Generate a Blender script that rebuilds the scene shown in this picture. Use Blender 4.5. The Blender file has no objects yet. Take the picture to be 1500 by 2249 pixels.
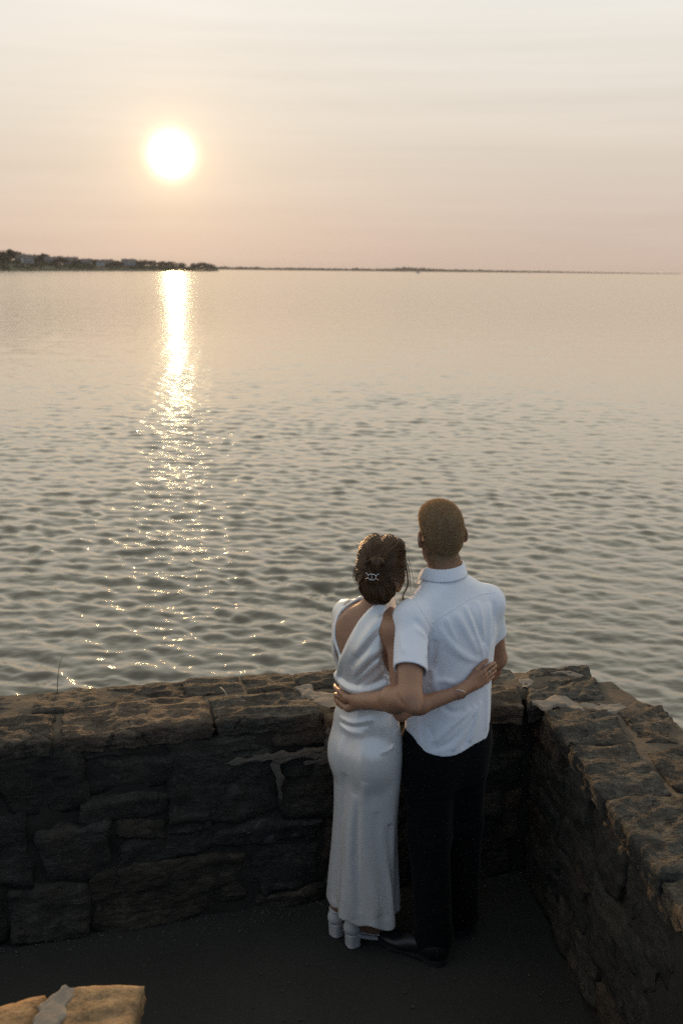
import bpy, bmesh, math, random
import numpy as np
from mathutils import Vector, Matrix

scene = bpy.context.scene
COL = scene.collection
rad = math.radians

# ------------------------------------------------------------------ camera
PITCH, ROLL = rad(13.67), 0.011
cam_data = bpy.data.cameras.new('camera')
cam = bpy.data.objects.new('camera', cam_data)
COL.objects.link(cam)
cam.matrix_world = Matrix.Translation((0, 0, 2.58)) @ Matrix.Rotation(rad(90) - PITCH, 4, 'X') @ Matrix.Rotation(ROLL, 4, 'Z')
cam_data.sensor_fit = 'VERTICAL'
cam_data.sensor_height = 36.0
cam_data.sensor_width = 24.0
cam_data.lens = 35.0
cam_data.clip_start = 0.05
cam_data.clip_end = 60000.0
cam_data.dof.use_dof = True
cam_data.dof.focus_distance = 3.75
cam_data.dof.aperture_fstop = 4.0
scene.camera = cam

# ------------------------------------------------------------------ exposure
scene.view_settings.view_transform = 'Standard'
scene.view_settings.look = 'None'
scene.view_settings.exposure = 0.0
scene.view_settings.gamma = 1.0
scene.view_settings.use_curve_mapping = False
scene.render.engine = 'CYCLES'
scene.cycles.use_denoising = False
scene.cycles.use_adaptive_sampling = False
scene.cycles.max_bounces = 8
scene.cycles.volume_bounces = 1
scene.cycles.sample_clamp_indirect = 0.7
scene.cycles.sample_clamp_direct = 40.0

# ------------------------------------------------------------------ sun and sky
SUN_EL, SUN_AZ = rad(5.9), rad(-9.4)            # low over the sea, left of the view axis
SUN_DIR = Vector((math.sin(SUN_AZ) * math.cos(SUN_EL), math.cos(SUN_AZ) * math.cos(SUN_EL), math.sin(SUN_EL)))
sun_data = bpy.data.lights.new('sun', 'SUN')
sun_data.energy = 3.0
sun_data.angle = rad(0.6)
sun_data.color = (1.0, 0.58, 0.25)
sun = bpy.data.objects.new('sun', sun_data)
COL.objects.link(sun)
sun.rotation_euler = SUN_DIR.to_track_quat('Z', 'Y').to_euler()


class NT:
    """a tiny node-tree writer"""
    def __init__(self, tree):
        self.t = tree
        tree.nodes.clear()

    def n(self, kind, **kw):
        nd = self.t.nodes.new(kind)
        for k, v in kw.items():
            if k == 'inp':
                for a, b in v.items():
                    self.set(nd, a, b)
            else:
                setattr(nd, k, v)
        return nd

    def set(self, nd, key, v):
        s = nd.inputs[key]
        if isinstance(v, bpy.types.NodeSocket):
            self.t.links.new(v, s)
        elif isinstance(v, bpy.types.Node):
            self.t.links.new(v.outputs[0], s)
        else:
            s.default_value = v

    def math(self, op, a, b=0.0, c=0.0, clamp=False):
        nd = self.t.nodes.new('ShaderNodeMath')
        nd.operation = op
        nd.use_clamp = clamp
        for i, v in enumerate((a, b, c)):
            self.set(nd, i, v)
        return nd.outputs[0]

    def vmath(self, op, a, b=(0, 0, 0), out=0):
        nd = self.t.nodes.new('ShaderNodeVectorMath')
        nd.operation = op
        self.set(nd, 0, a)
        self.set(nd, 1, b)
        return nd.outputs[out]

    def mix(self, f, a, b, blend='MIX'):
        nd = self.t.nodes.new('ShaderNodeMix')
        nd.data_type = 'RGBA'
        nd.blend_type = blend
        nd.clamp_factor = True
        self.set(nd, 0, f)
        for k, v in ((6, a), (7, b)):
            if isinstance(v, (tuple, list)) and len(v) == 3:
                v = (*v, 1)
            self.set(nd, k, v)
        return nd.outputs[2]

    def ramp(self, f, stops, interp='LINEAR'):
        nd = self.t.nodes.new('ShaderNodeValToRGB')
        cr = nd.color_ramp
        cr.interpolation = interp
        while len(cr.elements) < len(stops):
            cr.elements.new(0.5)
        for e, (p, c) in zip(cr.elements, stops):
            e.position = p
            e.color = (*c, 1) if isinstance(c, (tuple, list)) else (c, c, c, 1)
        self.set(nd, 0, f)
        return nd.outputs[0]

    def noise(self, vec, scale, detail=4, rough=0.55, dist=0.0, out=0):
        nd = self.n('ShaderNodeTexNoise', inp={'Scale': scale, 'Detail': detail, 'Roughness': rough, 'Distortion': dist})
        if vec is not None:
            self.set(nd, 'Vector', vec)
        return nd.outputs[out]

    def scaled(self, vec, s):
        return self.vmath('MULTIPLY', vec, s)

    def smooth(self, x, a, b):
        nd = self.n('ShaderNodeMapRange', interpolation_type='SMOOTHSTEP', inp={0: x, 1: a, 2: b, 3: 0.0, 4: 1.0})
        return nd.outputs[0]


world = bpy.data.worlds.new('World')
scene.world = world
world.use_nodes = True
w = NT(world.node_tree)
co = w.n('ShaderNodeTexCoord').outputs['Generated']
sep = w.n('ShaderNodeSeparateXYZ', inp={0: co})
dx, dy, dz = sep.outputs
el = w.math('MAXIMUM', dz, 0.0)
# clear air behind the veil
sky = w.n('ShaderNodeTexSky', sky_type='NISHITA', sun_disc=False, sun_elevation=SUN_EL, sun_rotation=SUN_AZ,
          air_density=1.0, dust_density=2.0, ozone_density=1.5)
clear = w.mix(1.0, sky.outputs[0], (0.13, 0.13, 0.13), 'MULTIPLY')
# thin even veil of high cloud lit by the low sun: warm at the horizon, paler upwards
veil = w.ramp(el, [(0.0, (0.605, 0.472, 0.395)), (0.05, (0.640, 0.528, 0.448)), (0.10, (0.705, 0.615, 0.525)), (0.16, (0.78, 0.72, 0.635)),
                   (0.234, (0.855, 0.82, 0.755)), (0.50, (0.88, 0.85, 0.76)), (1.0, (0.70, 0.68, 0.60))])
# away from the sun the veil is lit by blue sky only
back = w.smooth(w.math('MULTIPLY', dy, -1.0), -0.10, 0.75)
veil = w.mix(back, veil, (0.34, 0.45, 0.63))
streak = w.noise(w.scaled(co, (1.3, 1.3, 14.0)), 1.6, 5, 0.55, 0.4)
streak2 = w.noise(w.scaled(co, (0.8, 0.8, 30.0)), 2.3, 4, 0.5, 0.3)
st = w.math('ADD', w.math('MULTIPLY', streak, 0.6), w.math('MULTIPLY', streak2, 0.4))
st = w.math('ADD', 0.845, w.math('MULTIPLY', st, 0.31))
veil = w.mix(1.0, veil, st, 'MULTIPLY')
skyc = w.mix(w.math('SUBTRACT', 0.985, w.math('MULTIPLY', back, 0.25)), clear, veil)
# the sun seen through the veil: blown-out core and warm aureole
cs = w.vmath('DOT_PRODUCT', w.vmath('NORMALIZE', co), tuple(SUN_DIR), out=1)
ang = w.math('MULTIPLY', w.math('ARCCOSINE', w.math('MINIMUM', cs, 1.0)), 180 / math.pi)
core = w.math('POWER', 2.71828, w.math('MULTIPLY', w.math('POWER', w.math('DIVIDE', ang, 0.92), 2.4), -1.0))
h1 = w.math('POWER', 2.71828, w.math('MULTIPLY', w.math('POWER', w.math('DIVIDE', ang, 1.9), 2.0), -1.0))
h2 = w.math('POWER', 2.71828, w.math('MULTIPLY', w.math('DIVIDE', ang, 2.6), -1.0))
h3 = w.math('POWER', 2.71828, w.math('MULTIPLY', w.math('DIVIDE', ang, 11.0), -1.0))
glow = w.mix(1.0, w.mix(1.0, (1.0, 0.62, 0.22), w.math('MULTIPLY', h1, 0.24), 'MULTIPLY'),
             w.mix(1.0, (1.0, 0.66, 0.30), w.math('MULTIPLY', h2, 0.26), 'MULTIPLY'), 'ADD')
glow = w.mix(1.0, glow, w.mix(1.0, (1.0, 0.72, 0.42), w.math('MULTIPLY', h3, 0.05), 'MULTIPLY'), 'ADD')
glow = w.mix(1.0, glow, w.mix(1.0, (4.2, 3.5, 2.3), core, 'MULTIPLY'), 'ADD')
total = w.mix(1.0, skyc, glow, 'ADD')
bg = w.n('ShaderNodeBackground', inp={'Color': total, 'Strength': 1.0})
out = w.n('ShaderNodeOutputWorld', inp={'Surface': bg})

# ------------------------------------------------------------------ helpers
def hash01(ix, iy, iz, seed):
    h = (ix.astype(np.int64) * 374761393 + iy.astype(np.int64) * 668265263 + iz.astype(np.int64) * 2147483647 + seed * 974634777) & 0xffffffff
    h = ((h ^ (h >> 13)) * 1274126177) & 0xffffffff
    h = ((h ^ (h >> 16)) * 2246822519) & 0xffffffff
    return ((h ^ (h >> 15)) & 0xffffff) / float(0xffffff)


def vnoise(p, seed=0):
    """smooth value noise in [-1,1]; p is (...,3)"""
    p = np.asarray(p, dtype=np.float64)
    i = np.floor(p).astype(np.int64)
    f = p - i
    u = f * f * f * (f * (f * 6 - 15) + 10)
    r = 0
    for a in (0, 1):
        wa = u[..., 0] if a else 1 - u[..., 0]
        for b in (0, 1):
            wb = u[..., 1] if b else 1 - u[..., 1]
            for c in (0, 1):
                wc = u[..., 2] if c else 1 - u[..., 2]
                r = r + wa * wb * wc * hash01(i[..., 0] + a, i[..., 1] + b, i[..., 2] + c, seed)
    return r * 2 - 1


def fbm(p, oct=4, seed=0, gain=0.5, lac=2.03):
    p = np.asarray(p, dtype=np.float64)
    s, a = 0, 1.0
    for k in range(oct):
        s = s + a * vnoise(p * lac ** k + k * 17.3, seed + k * 7)
        a *= gain
    return s


def ridged(p, oct=4, seed=0, gain=0.5):
    p = np.asarray(p, dtype=np.float64)
    s, a = 0, 1.0
    for k in range(oct):
        s = s + a * (1 - 2 * np.abs(vnoise(p * 2.07 ** k + k * 11.1, seed + k * 5)))
        a *= gain
    return s


def mesh_obj(name, verts, faces, m, parent=None, smooth=True, loc=None):
    me = bpy.data.meshes.new(name)
    verts = np.asarray(verts, dtype=np.float32)
    if isinstance(faces, np.ndarray):
        k = faces.shape[1]
        me.vertices.add(len(verts))
        me.vertices.foreach_set('co', verts.ravel())
        me.loops.add(faces.size)
        me.loops.foreach_set('vertex_index', faces.astype(np.int32).ravel())
        me.polygons.add(len(faces))
        me.polygons.foreach_set('loop_start', np.arange(0, faces.size, k, dtype=np.int32))
        me.update(calc_edges=True)
        me.validate()
    else:
        me.from_pydata([tuple(v) for v in verts.tolist()], [], faces)
        me.update()
    if smooth:
        me.polygons.foreach_set('use_smooth', np.ones(len(me.polygons), dtype=bool))
    o = bpy.data.objects.new(name, me)
    if m is not None:
        me.materials.append(m)
    COL.objects.link(o)
    if parent is not None:
        o.parent = parent
    if loc is not None:
        o.location = loc
    return o


def grid_faces(nr, nc, wrap=False):
    r = np.arange(nr - 1)[:, None]
    c = np.arange(nc if wrap else nc - 1)[None, :]
    c2 = (c + 1) % nc
    return np.stack([r * nc + c, r * nc + c2, (r + 1) * nc + c2, (r + 1) * nc + c], -1).reshape(-1, 4)


def tag(o, label=None, cat=None, group=None, kind=None):
    if label: o['label'] = label
    if cat: o['category'] = cat
    if group: o['group'] = group
    if kind: o['kind'] = kind
    return o


def empty(name, loc=(0, 0, 0), rz=0.0):
    o = bpy.data.objects.new(name, None)
    COL.objects.link(o)
    o.location = loc
    o.rotation_euler = (0, 0, rz)
    return o


def new_mat(name):
    m = bpy.data.materials.new(name)
    m.use_nodes = True
    return m, NT(m.node_tree)


def finish(t, bsdf, disp=None):
    t.n('ShaderNodeOutputMaterial', inp={'Surface': bsdf})


def principled(t, **kw):
    b = t.n('ShaderNodeBsdfPrincipled')
    for k, v in kw.items():
        k = k.replace('_', ' ')
        if isinstance(v, (tuple, list)) and len(v) == 3 and 'Radius' not in k and 'Normal' not in k:
            v = (*v, 1)
        t.set(b, k, v)
    return b


def bump(t, h, strength=0.5, dist=0.01, normal=None):
    b = t.n('ShaderNodeBump', inp={'Height': h, 'Strength': strength, 'Distance': dist})
    if normal is not None:
        t.set(b, 'Normal', normal)
    return b.outputs[0]


def plain(name, col, rough=0.6, var=0.15, scale=20.0, bumpd=0.0, **kw):
    m, t = new_mat(name)
    pos = t.n('ShaderNodeTexCoord').outputs['Object']
    nz = t.noise(pos, scale, 4)
    c = t.mix(nz, tuple(x * (1 - var) for x in col), tuple(min(1, x * (1 + var)) for x in col))
    extra = {}
    if bumpd:
        extra['Normal'] = bump(t, t.noise(pos, scale * 4, 3), 0.6, bumpd)
    finish(t, principled(t, Base_Color=c, Roughness=rough, **extra, **kw))
    return m
# ------------------------------------------------------------------ sea
SEA = -2.6
def sea_material():
    m, t = new_mat('sea_water')
    g = t.n('ShaderNodeNewGeometry')
    pos = g.outputs['Position']
    r = t.vmath('LENGTH', pos, out=1)
    far = t.smooth(t.math('LOGARITHM', t.math('ADD', r, 1.0), 10.0), 1.35, 2.6)
    # wavelets finer than the mesh, long across the wind
    n1 = t.noise(t.scaled(pos, (1.6, 3.4, 1)), 1.0, 3, 0.5, 0.3)
    n2 = t.noise(t.scaled(pos, (5.0, 9.0, 1)), 1.0, 2, 0.5, 0.2)
    n0 = t.noise(t.scaled(pos, (0.22, 0.75, 1)), 1.0, 4, 0.55, 0.2)
    b = bump(t, n2, 0.6, 0.016)
    b = bump(t, n1, 0.40, 0.045, b)
    b = bump(t, n0, t.math('MULTIPLY', far, 0.7), 0.26, b)
    rough = t.math('ADD', 0.038, t.math('MULTIPLY', far, 0.10))
    fr = t.n('ShaderNodeFresnel', inp={'IOR': 1.46, 'Normal': b}).outputs[0]
    inv = t.math('SUBTRACT', 1.0, fr)
    f2 = t.math('SUBTRACT', 1.0, t.math('MULTIPLY', inv, inv))     # wavelets hide and repeat the mirror: both faces of a ripple reflect
    body = t.n('ShaderNodeBsdfDiffuse', inp={'Color': (0.013, 0.019, 0.014, 1), 'Normal': b})
    gl = t.n('ShaderNodeBsdfGlossy', distribution='BECKMANN', inp={'Color': (1.0, 0.965, 0.885, 1), 'Roughness': rough, 'Normal': b})
    finish(t, t.n('ShaderNodeMixShader', inp={0: f2, 1: body, 2: gl}))
    return m


def build_sea():
    rng = np.random.default_rng(4)
    # rings: fine where the photo resolves waves, coarse out to the horizon
    rs = [2.0, 5.0, 8.0]
    while rs[-1] < 230: rs.append(rs[-1] * 1.0036)
    while rs[-1] < 14000: rs.append(rs[-1] * 1.06)
    rs = np.array(rs)
    fine = np.radians(np.linspace(-25, 25, 560))
    coarse = np.radians(np.linspace(25, 335, 70)[1:-1])
    th = np.concatenate([fine, coarse])
    R, T = np.meshgrid(rs, th, indexing='ij')
    X, Y = R * np.sin(T), R * np.cos(T)
    Z = np.zeros_like(X)
    spacing = np.gradient(rs)[:, None] * np.ones_like(X)
    spacing[:, 560:] = np.maximum(spacing[:, 560:], R[:, 560:] * 0.07)
    N = 110
    lam = np.exp(rng.uniform(np.log(0.16), np.log(1.0), N))
    lam[:8] = rng.uniform(1.6, 5.0, 8)
    ang = rng.normal(0, 0.58, N) + rad(8)          # crests lie mostly across the view
    k = 2 * np.pi / lam
    slope = 0.0345 * (0.5 + rng.random(N)) * np.where(lam > 1.5, 0.24, 1.0) * np.where(lam > 0.6, 0.72, 1.0)
    amp = slope / k
    ph = rng.uniform(0, 2 * np.pi, N)
    patch = 0.84 + 0.50 * fbm(np.stack([X * 0.05, Y * 0.022, X * 0], -1), 3, 5) + 0.28 * fbm(np.stack([X * 0.16, Y * 0.30, X * 0], -1), 2, 11)
    patch = np.clip(patch, 0.25, 1.45) * np.interp(np.log(R), np.log([14, 24, 50, 130]), [1.05, 0.86, 0.50, 0.32])
    for i in range(N):
        fade = np.clip((lam[i] / spacing - 2.0) / 1.5, 0, 1)
        rows = np.where(fade.max(1) > 0)[0]
        if len(rows) == 0: continue
        q = slice(rows[0], rows[-1] + 1)
        w_ = np.sin(k[i] * (X[q] * math.sin(ang[i]) + Y[q] * math.cos(ang[i])) + ph[i])
        w_ = w_ + 0.18 * w_ * w_                     # sharper crests
        Z[q] += amp[i] * w_ * fade[q] * patch[q]
    V = np.stack([X, Y, Z + SEA], -1).reshape(-1, 3)
    V = np.vstack([V, [[0, 0, SEA]]])
    Fq = grid_faces(len(rs), len(th), wrap=True)
    o = mesh_obj('sea', V, np.ascontiguousarray(Fq), sea_material())
    tag(o, 'open water of the bay with low ripples catching the sunset', kind='structure')
build_sea()
# ------------------------------------------------------------------ far shores
def land_mat(name, c1, c2, scale):
    m, t = new_mat(name)
    pos = t.n('ShaderNodeNewGeometry').outputs['Position']
    finish(t, principled(t, Base_Color=t.mix(t.noise(pos, scale, 4), c1, c2), Roughness=0.9))
    return m


M_GRASSLAND = land_mat('coastal_grass', (0.03, 0.036, 0.013), (0.07, 0.07, 0.027), 0.05)
M_LEAF = land_mat('dark_foliage', (0.022, 0.026, 0.012), (0.05, 0.052, 0.024), 0.4)
M_SCRUB = land_mat('shore_scrub', (0.028, 0.034, 0.012), (0.07, 0.075, 0.026), 0.2)
M_BARK = plain('bark', (0.10, 0.075, 0.055), 0.9)
M_SHINGLE = plain('weathered_shingle', (0.17, 0.16, 0.155), 0.85, 0.2, 0.6)
M_CLAP = plain('pale_clapboard', (0.42, 0.41, 0.40), 0.7, 0.1, 0.6)
M_ROOF = plain('roof_shingle', (0.13, 0.115, 0.105), 0.85, 0.2, 0.6)
M_ROOF2 = plain('brown_roof_shingle', (0.17, 0.13, 0.10), 0.85, 0.2, 0.6)
M_PANE = plain('window_glass', (0.05, 0.055, 0.06), 0.12, 0.1, 1.0)
M_BRICK = plain('chimney_brick', (0.25, 0.15, 0.11), 0.9, 0.2, 1.0)


def polar(az, r, z):
    return (r * math.sin(az), r * math.cos(az), z)


def px_az(px):
    return math.atan((px - 750) / 2186.5 / math.cos(PITCH))      # bearing of a picture column at the horizon


def near_r(px):                                                    # shoreline distance along the headland
    return 1150 + max(0, px) * 1.9


def headland():
    pxs = np.linspace(-260, 497, 150)
    prof_x = [-260, 0, 60, 130, 180, 250, 310, 350, 400, 440, 470, 490, 497]
    prof_h = [12.0, 9.5, 10, 9.0, 8.5, 7.5, 7.0, 5.0, 4.0, 3.0, 2.6, 1.2, -1.0]
    rows = []
    for j, (dr, hh) in enumerate([(0, -0.8), (6, 0.7), (20, 1.0), (60, 1.0), (160, 1.0), (320, 0.9), (480, -0.6)]):
        for i, p in enumerate(pxs):
            h = np.interp(p, prof_x, prof_h)
            base = near_r(p)
            taper = np.clip((500 - p) / 60, 0.05, 1)
            z = SEA + (-1.5 if hh < 0 else min(h, 2.2 + (h - 2.2) * [0, 0, 0.15, 0.55, 1, 1, 0][j]) if j > 1 else 2.0 * min(1, h / 3))
            if hh > 0:
                z += 0.8 * math.sin(p * 0.13 + j) * taper
                if h < 0: z = SEA - 1
            a = px_az(p)
            rows.append(polar(a, base + dr * taper, z))
    o = mesh_obj('headland', rows, np.ascontiguousarray(grid_faces(7, len(pxs))), M_GRASSLAND)
    tag(o, 'low dark headland across the water at the left', kind='structure')


def ground_h(px):
    return SEA + float(np.interp(px, [-260, 0, 60, 130, 180, 250, 310, 350, 400, 440, 470, 490, 497],
                                 [12.0, 9.5, 10, 9.0, 8.5, 7.5, 7.0, 5.0, 4.0, 3.0, 2.6, 1.2, -1.0]))


def leaf_cloud(center, radii, n, size, rng, bumps=5):
    """n small leaf-clump faces through an uneven crown volume"""
    d = rng.normal(size=(n, 3))
    d /= np.linalg.norm(d, axis=1)[:, None]
    rr = rng.random(n) ** 0.45
    lob = rng.normal(size=(bumps, 3))
    lob /= np.linalg.norm(lob, axis=1)[:, None]
    g = 0.72 + 0.38 * np.max(np.clip(d @ lob.T, 0, 1) ** 3, axis=1)
    c = d * (rr * g)[:, None] * np.asarray(radii) + np.asarray(center)
    a = rng.normal(size=(n, 3)); a /= np.linalg.norm(a, axis=1)[:, None]
    b = np.cross(a, rng.normal(size=(n, 3))); b /= np.linalg.norm(b, axis=1)[:, None]
    s = size * (0.6 + 0.8 * rng.random(n))[:, None]
    v = np.stack([c - a * s, c + b * s * 0.7, c + a * s, c - b * s * 0.7], 1).reshape(-1, 3)
    f = np.arange(4 * n).reshape(n, 4)
    return v, f


def cone_tube(p0, p1, r0, r1, n=6):
    p0, p1 = np.array(p0, float), np.array(p1, float)
    ax = p1 - p0
    ax = ax / np.linalg.norm(ax)
    u = np.cross(ax, (0.3, 1, 0.2)); u /= np.linalg.norm(u)
    v = np.cross(ax, u)
    an = np.linspace(0, 2 * math.pi, n, endpoint=False)
    ring = np.cos(an)[:, None] * u + np.sin(an)[:, None] * v
    return np.vstack([p0 + ring * r0, p1 + ring * r1]), grid_faces(2, n, True)


def tree(px, back, h, wd, label, rng, group='trees on the headland'):
    r = near_r(px) + back
    a = px_az(px)
    z0 = ground_h(px) - 0.4
    t = empty('shore_tree', polar(a, r, z0))
    tag(t, label, 'tree', group)
    v, f = cone_tube((0, 0, 0), (0.15 * wd, 0, h * 0.55), 0.035 * h, 0.018 * h)
    for s in (-1, 1):
        v2, f2 = cone_tube((0.07 * wd, 0, h * 0.34), (s * wd * 0.45, 0.1 * s, h * 0.66), 0.015 * h, 0.006 * h, 5)
        f = np.vstack([f, f2 + len(v)]); v = np.vstack([v, v2])
    mesh_obj('trunk', v, f, M_BARK, t)
    v, f = leaf_cloud((0, 0, h * 0.62), (wd, wd, h * 0.42), 420, 0.085 * h, rng, 7)
    mesh_obj('crown', v, f, M_LEAF, t, smooth=False)


def house(px, back, W, D, H, roofh, wallm, roofm, label, rz, chimney=1, dormers=0, porch=False, windows=4):
    r = near_r(px) + back
    a = px_az(px)
    hs = empty('shore_house', polar(a, r, ground_h(px) - 0.5), -a + rz)
    tag(hs, label, 'house', 'houses on the headland')
    def box(n, x0, x1, y0, y1, z0, z1, m, par=hs):
        v = [(x, y, z) for z in (z0, z1) for x, y in ((x0, y0), (x1, y0), (x1, y1), (x0, y1))]
        f = [(0, 3, 2, 1), (4, 5, 6, 7), (0, 1, 5, 4), (1, 2, 6, 5), (2, 3, 7, 6), (3, 0, 4, 7)]
        return mesh_obj(n, v, f, m, par, smooth=False)
    # wall with gable ends
    v = [(-W/2, -D/2, 0), (W/2, -D/2, 0), (W/2, D/2, 0), (-W/2, D/2, 0), (-W/2, -D/2, H), (W/2, -D/2, H), (W/2, D/2, H), (-W/2, D/2, H),
         (-W/2, 0, H + roofh), (W/2, 0, H + roofh)]
    f = [(0, 1, 5, 4), (2, 3, 7, 6), (0, 4, 8, 7, 3), (1, 2, 6, 9, 5)]
    mesh_obj('wall', v, f, wallm, hs, smooth=False)
    e = 0.6
    s = roofh / (D / 2)
    v = []
    for x in (-W/2 - e, W/2 + e):
        for y, z in ((-D/2 - e, H - e * s + .05), (0, H + roofh + .05), (D/2 + e, H - e * s + .05), (D/2 + e, H - e * s + .4), (0, H + roofh + .4), (-D/2 - e, H - e * s + .4)):
            v.append((x, y, z))
    f = [(0, 1, 7, 6), (1, 2, 8, 7), (2, 3, 9, 8), (3, 4, 10, 9), (4, 5, 11, 10), (5, 0, 6, 11), (0, 5, 4, 1), (1, 4, 3, 2), (6, 7, 10, 11), (7, 8, 9, 10)]
    roof = mesh_obj('roof', v, f, roofm, hs, smooth=False)
    for c in range(chimney):
        x = W * (0.25 - 0.5 * c)
        box('chimney', x - .6, x + .6, -.6, .6, H + roofh - 1.0, H + roofh + 1.8, M_BRICK, roof)
    for dmr in range(dormers):
        x = W * (-0.25 + 0.5 * dmr / max(1, dormers - 1)) if dormers > 1 else 0
        v = [(x-1.3, -D/2 + .4, H + .2), (x+1.3, -D/2 + .4, H + .2), (x+1.3, -D/2 + .4, H + 2.0), (x, -D/2 + .4, H + 3.1), (x-1.3, -D/2 + .4, H + 2.0),
             (x-1.3, 0, H + .2), (x+1.3, 0, H + .2), (x+1.3, 0, H + 2.0), (x, 0, H + 3.1), (x-1.3, 0, H + 2.0)]
        mesh_obj('dormer', v, [(0, 1, 2, 3, 4), (2, 7, 8, 3), (3, 8, 9, 4), (1, 6, 7, 2), (0, 4, 9, 5)], wallm, roof, smooth=False)
    nfl = 2 if H > 5 else 1
    for fl in range(nfl):
        for k in range(windows):
            x = W * ((k + 0.5) / windows - 0.5)
            z = 1.0 + fl * 2.9
            wn = box('window', x - .65, x + .65, -D/2 - .12, -D/2 + .1, z, z + 1.6, M_CLAP)
            box('pane', x - .5, x + .5, -D/2 - .17, -D/2 - .05, z + .15, z + 1.45, M_PANE, wn)
    if porch:
        box('porch_roof', -W/2 - .3, W/2 + .3, -D/2 - 2.6, -D/2 - .01, 2.9, 3.2, roofm)
        for k in range(5):
            x = W * (k / 4 - 0.5) * 0.97
            box('porch_post', x - .15, x + .15, -D/2 - 2.45, -D/2 - 2.15, 0, 2.9, M_CLAP)


def far_shore():
    # long low shore kilometres out, thinning away to the right
    rng = np.random.default_rng(8)
    pxs = np.linspace(380, 1470, 260)
    r = np.interp(pxs, [380, 505, 900, 1100, 1300, 1470], [5200, 5200, 5600, 6800, 8600, 10500])
    hp = np.interp(pxs, [380, 505, 780, 900, 1050, 1150, 1300, 1440, 1470], [15, 15, 14, 17, 16, 14, 11, 8, -3])
    hp = hp + np.interp(pxs, [380, 1300, 1470], [1, 1, 0.5]) * 1.2 * fbm(np.stack([pxs * 0.06, pxs * 0, pxs * 0], -1), 4, 3)
    rows = []
    for dr, f in ((0, 0), (20, 0.22), (120, 0.3), (420, 0.35), (700, 0)):
        for i, p in enumerate(pxs):
            a = px_az(p)
            rows.append(polar(a, r[i] + dr, SEA - 0.5 + f * max(0, hp[i])))
    o = mesh_obj('far_shore', rows, np.ascontiguousarray(grid_faces(5, len(pxs))), M_SCRUB)
    tag(o, 'long low shore on the horizon', kind='structure')
    vs, fs, n = [], [], 0
    for i in range(900):
        p = rng.uniform(382, 1445)
        hh = float(np.interp(p, pxs, hp)) * rng.uniform(0.6, 1.0)
        bump_ = 1.0 + 0.45 * math.exp(-((p - 885) / 45) ** 2) + 0.3 * math.exp(-((p - 780) / 10) ** 2)
        hh *= bump_
        if hh < 2: continue
        a = px_az(p)
        rr = float(np.interp(p, pxs, r)) + rng.uniform(15, 300)
        v, f = leaf_cloud(polar(a, rr, SEA + hh * 0.5), (hh * 1.6, hh * 1.6, hh * 0.5), 26, hh * 0.30, rng, 4)
        vs.append(v); fs.append(f + n); n += len(v)
    o = mesh_obj('far_woods', np.vstack(vs), np.vstack(fs), M_LEAF, smooth=False)
    tag(o, 'hazy line of woods along the far shore', kind='stuff')


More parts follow.
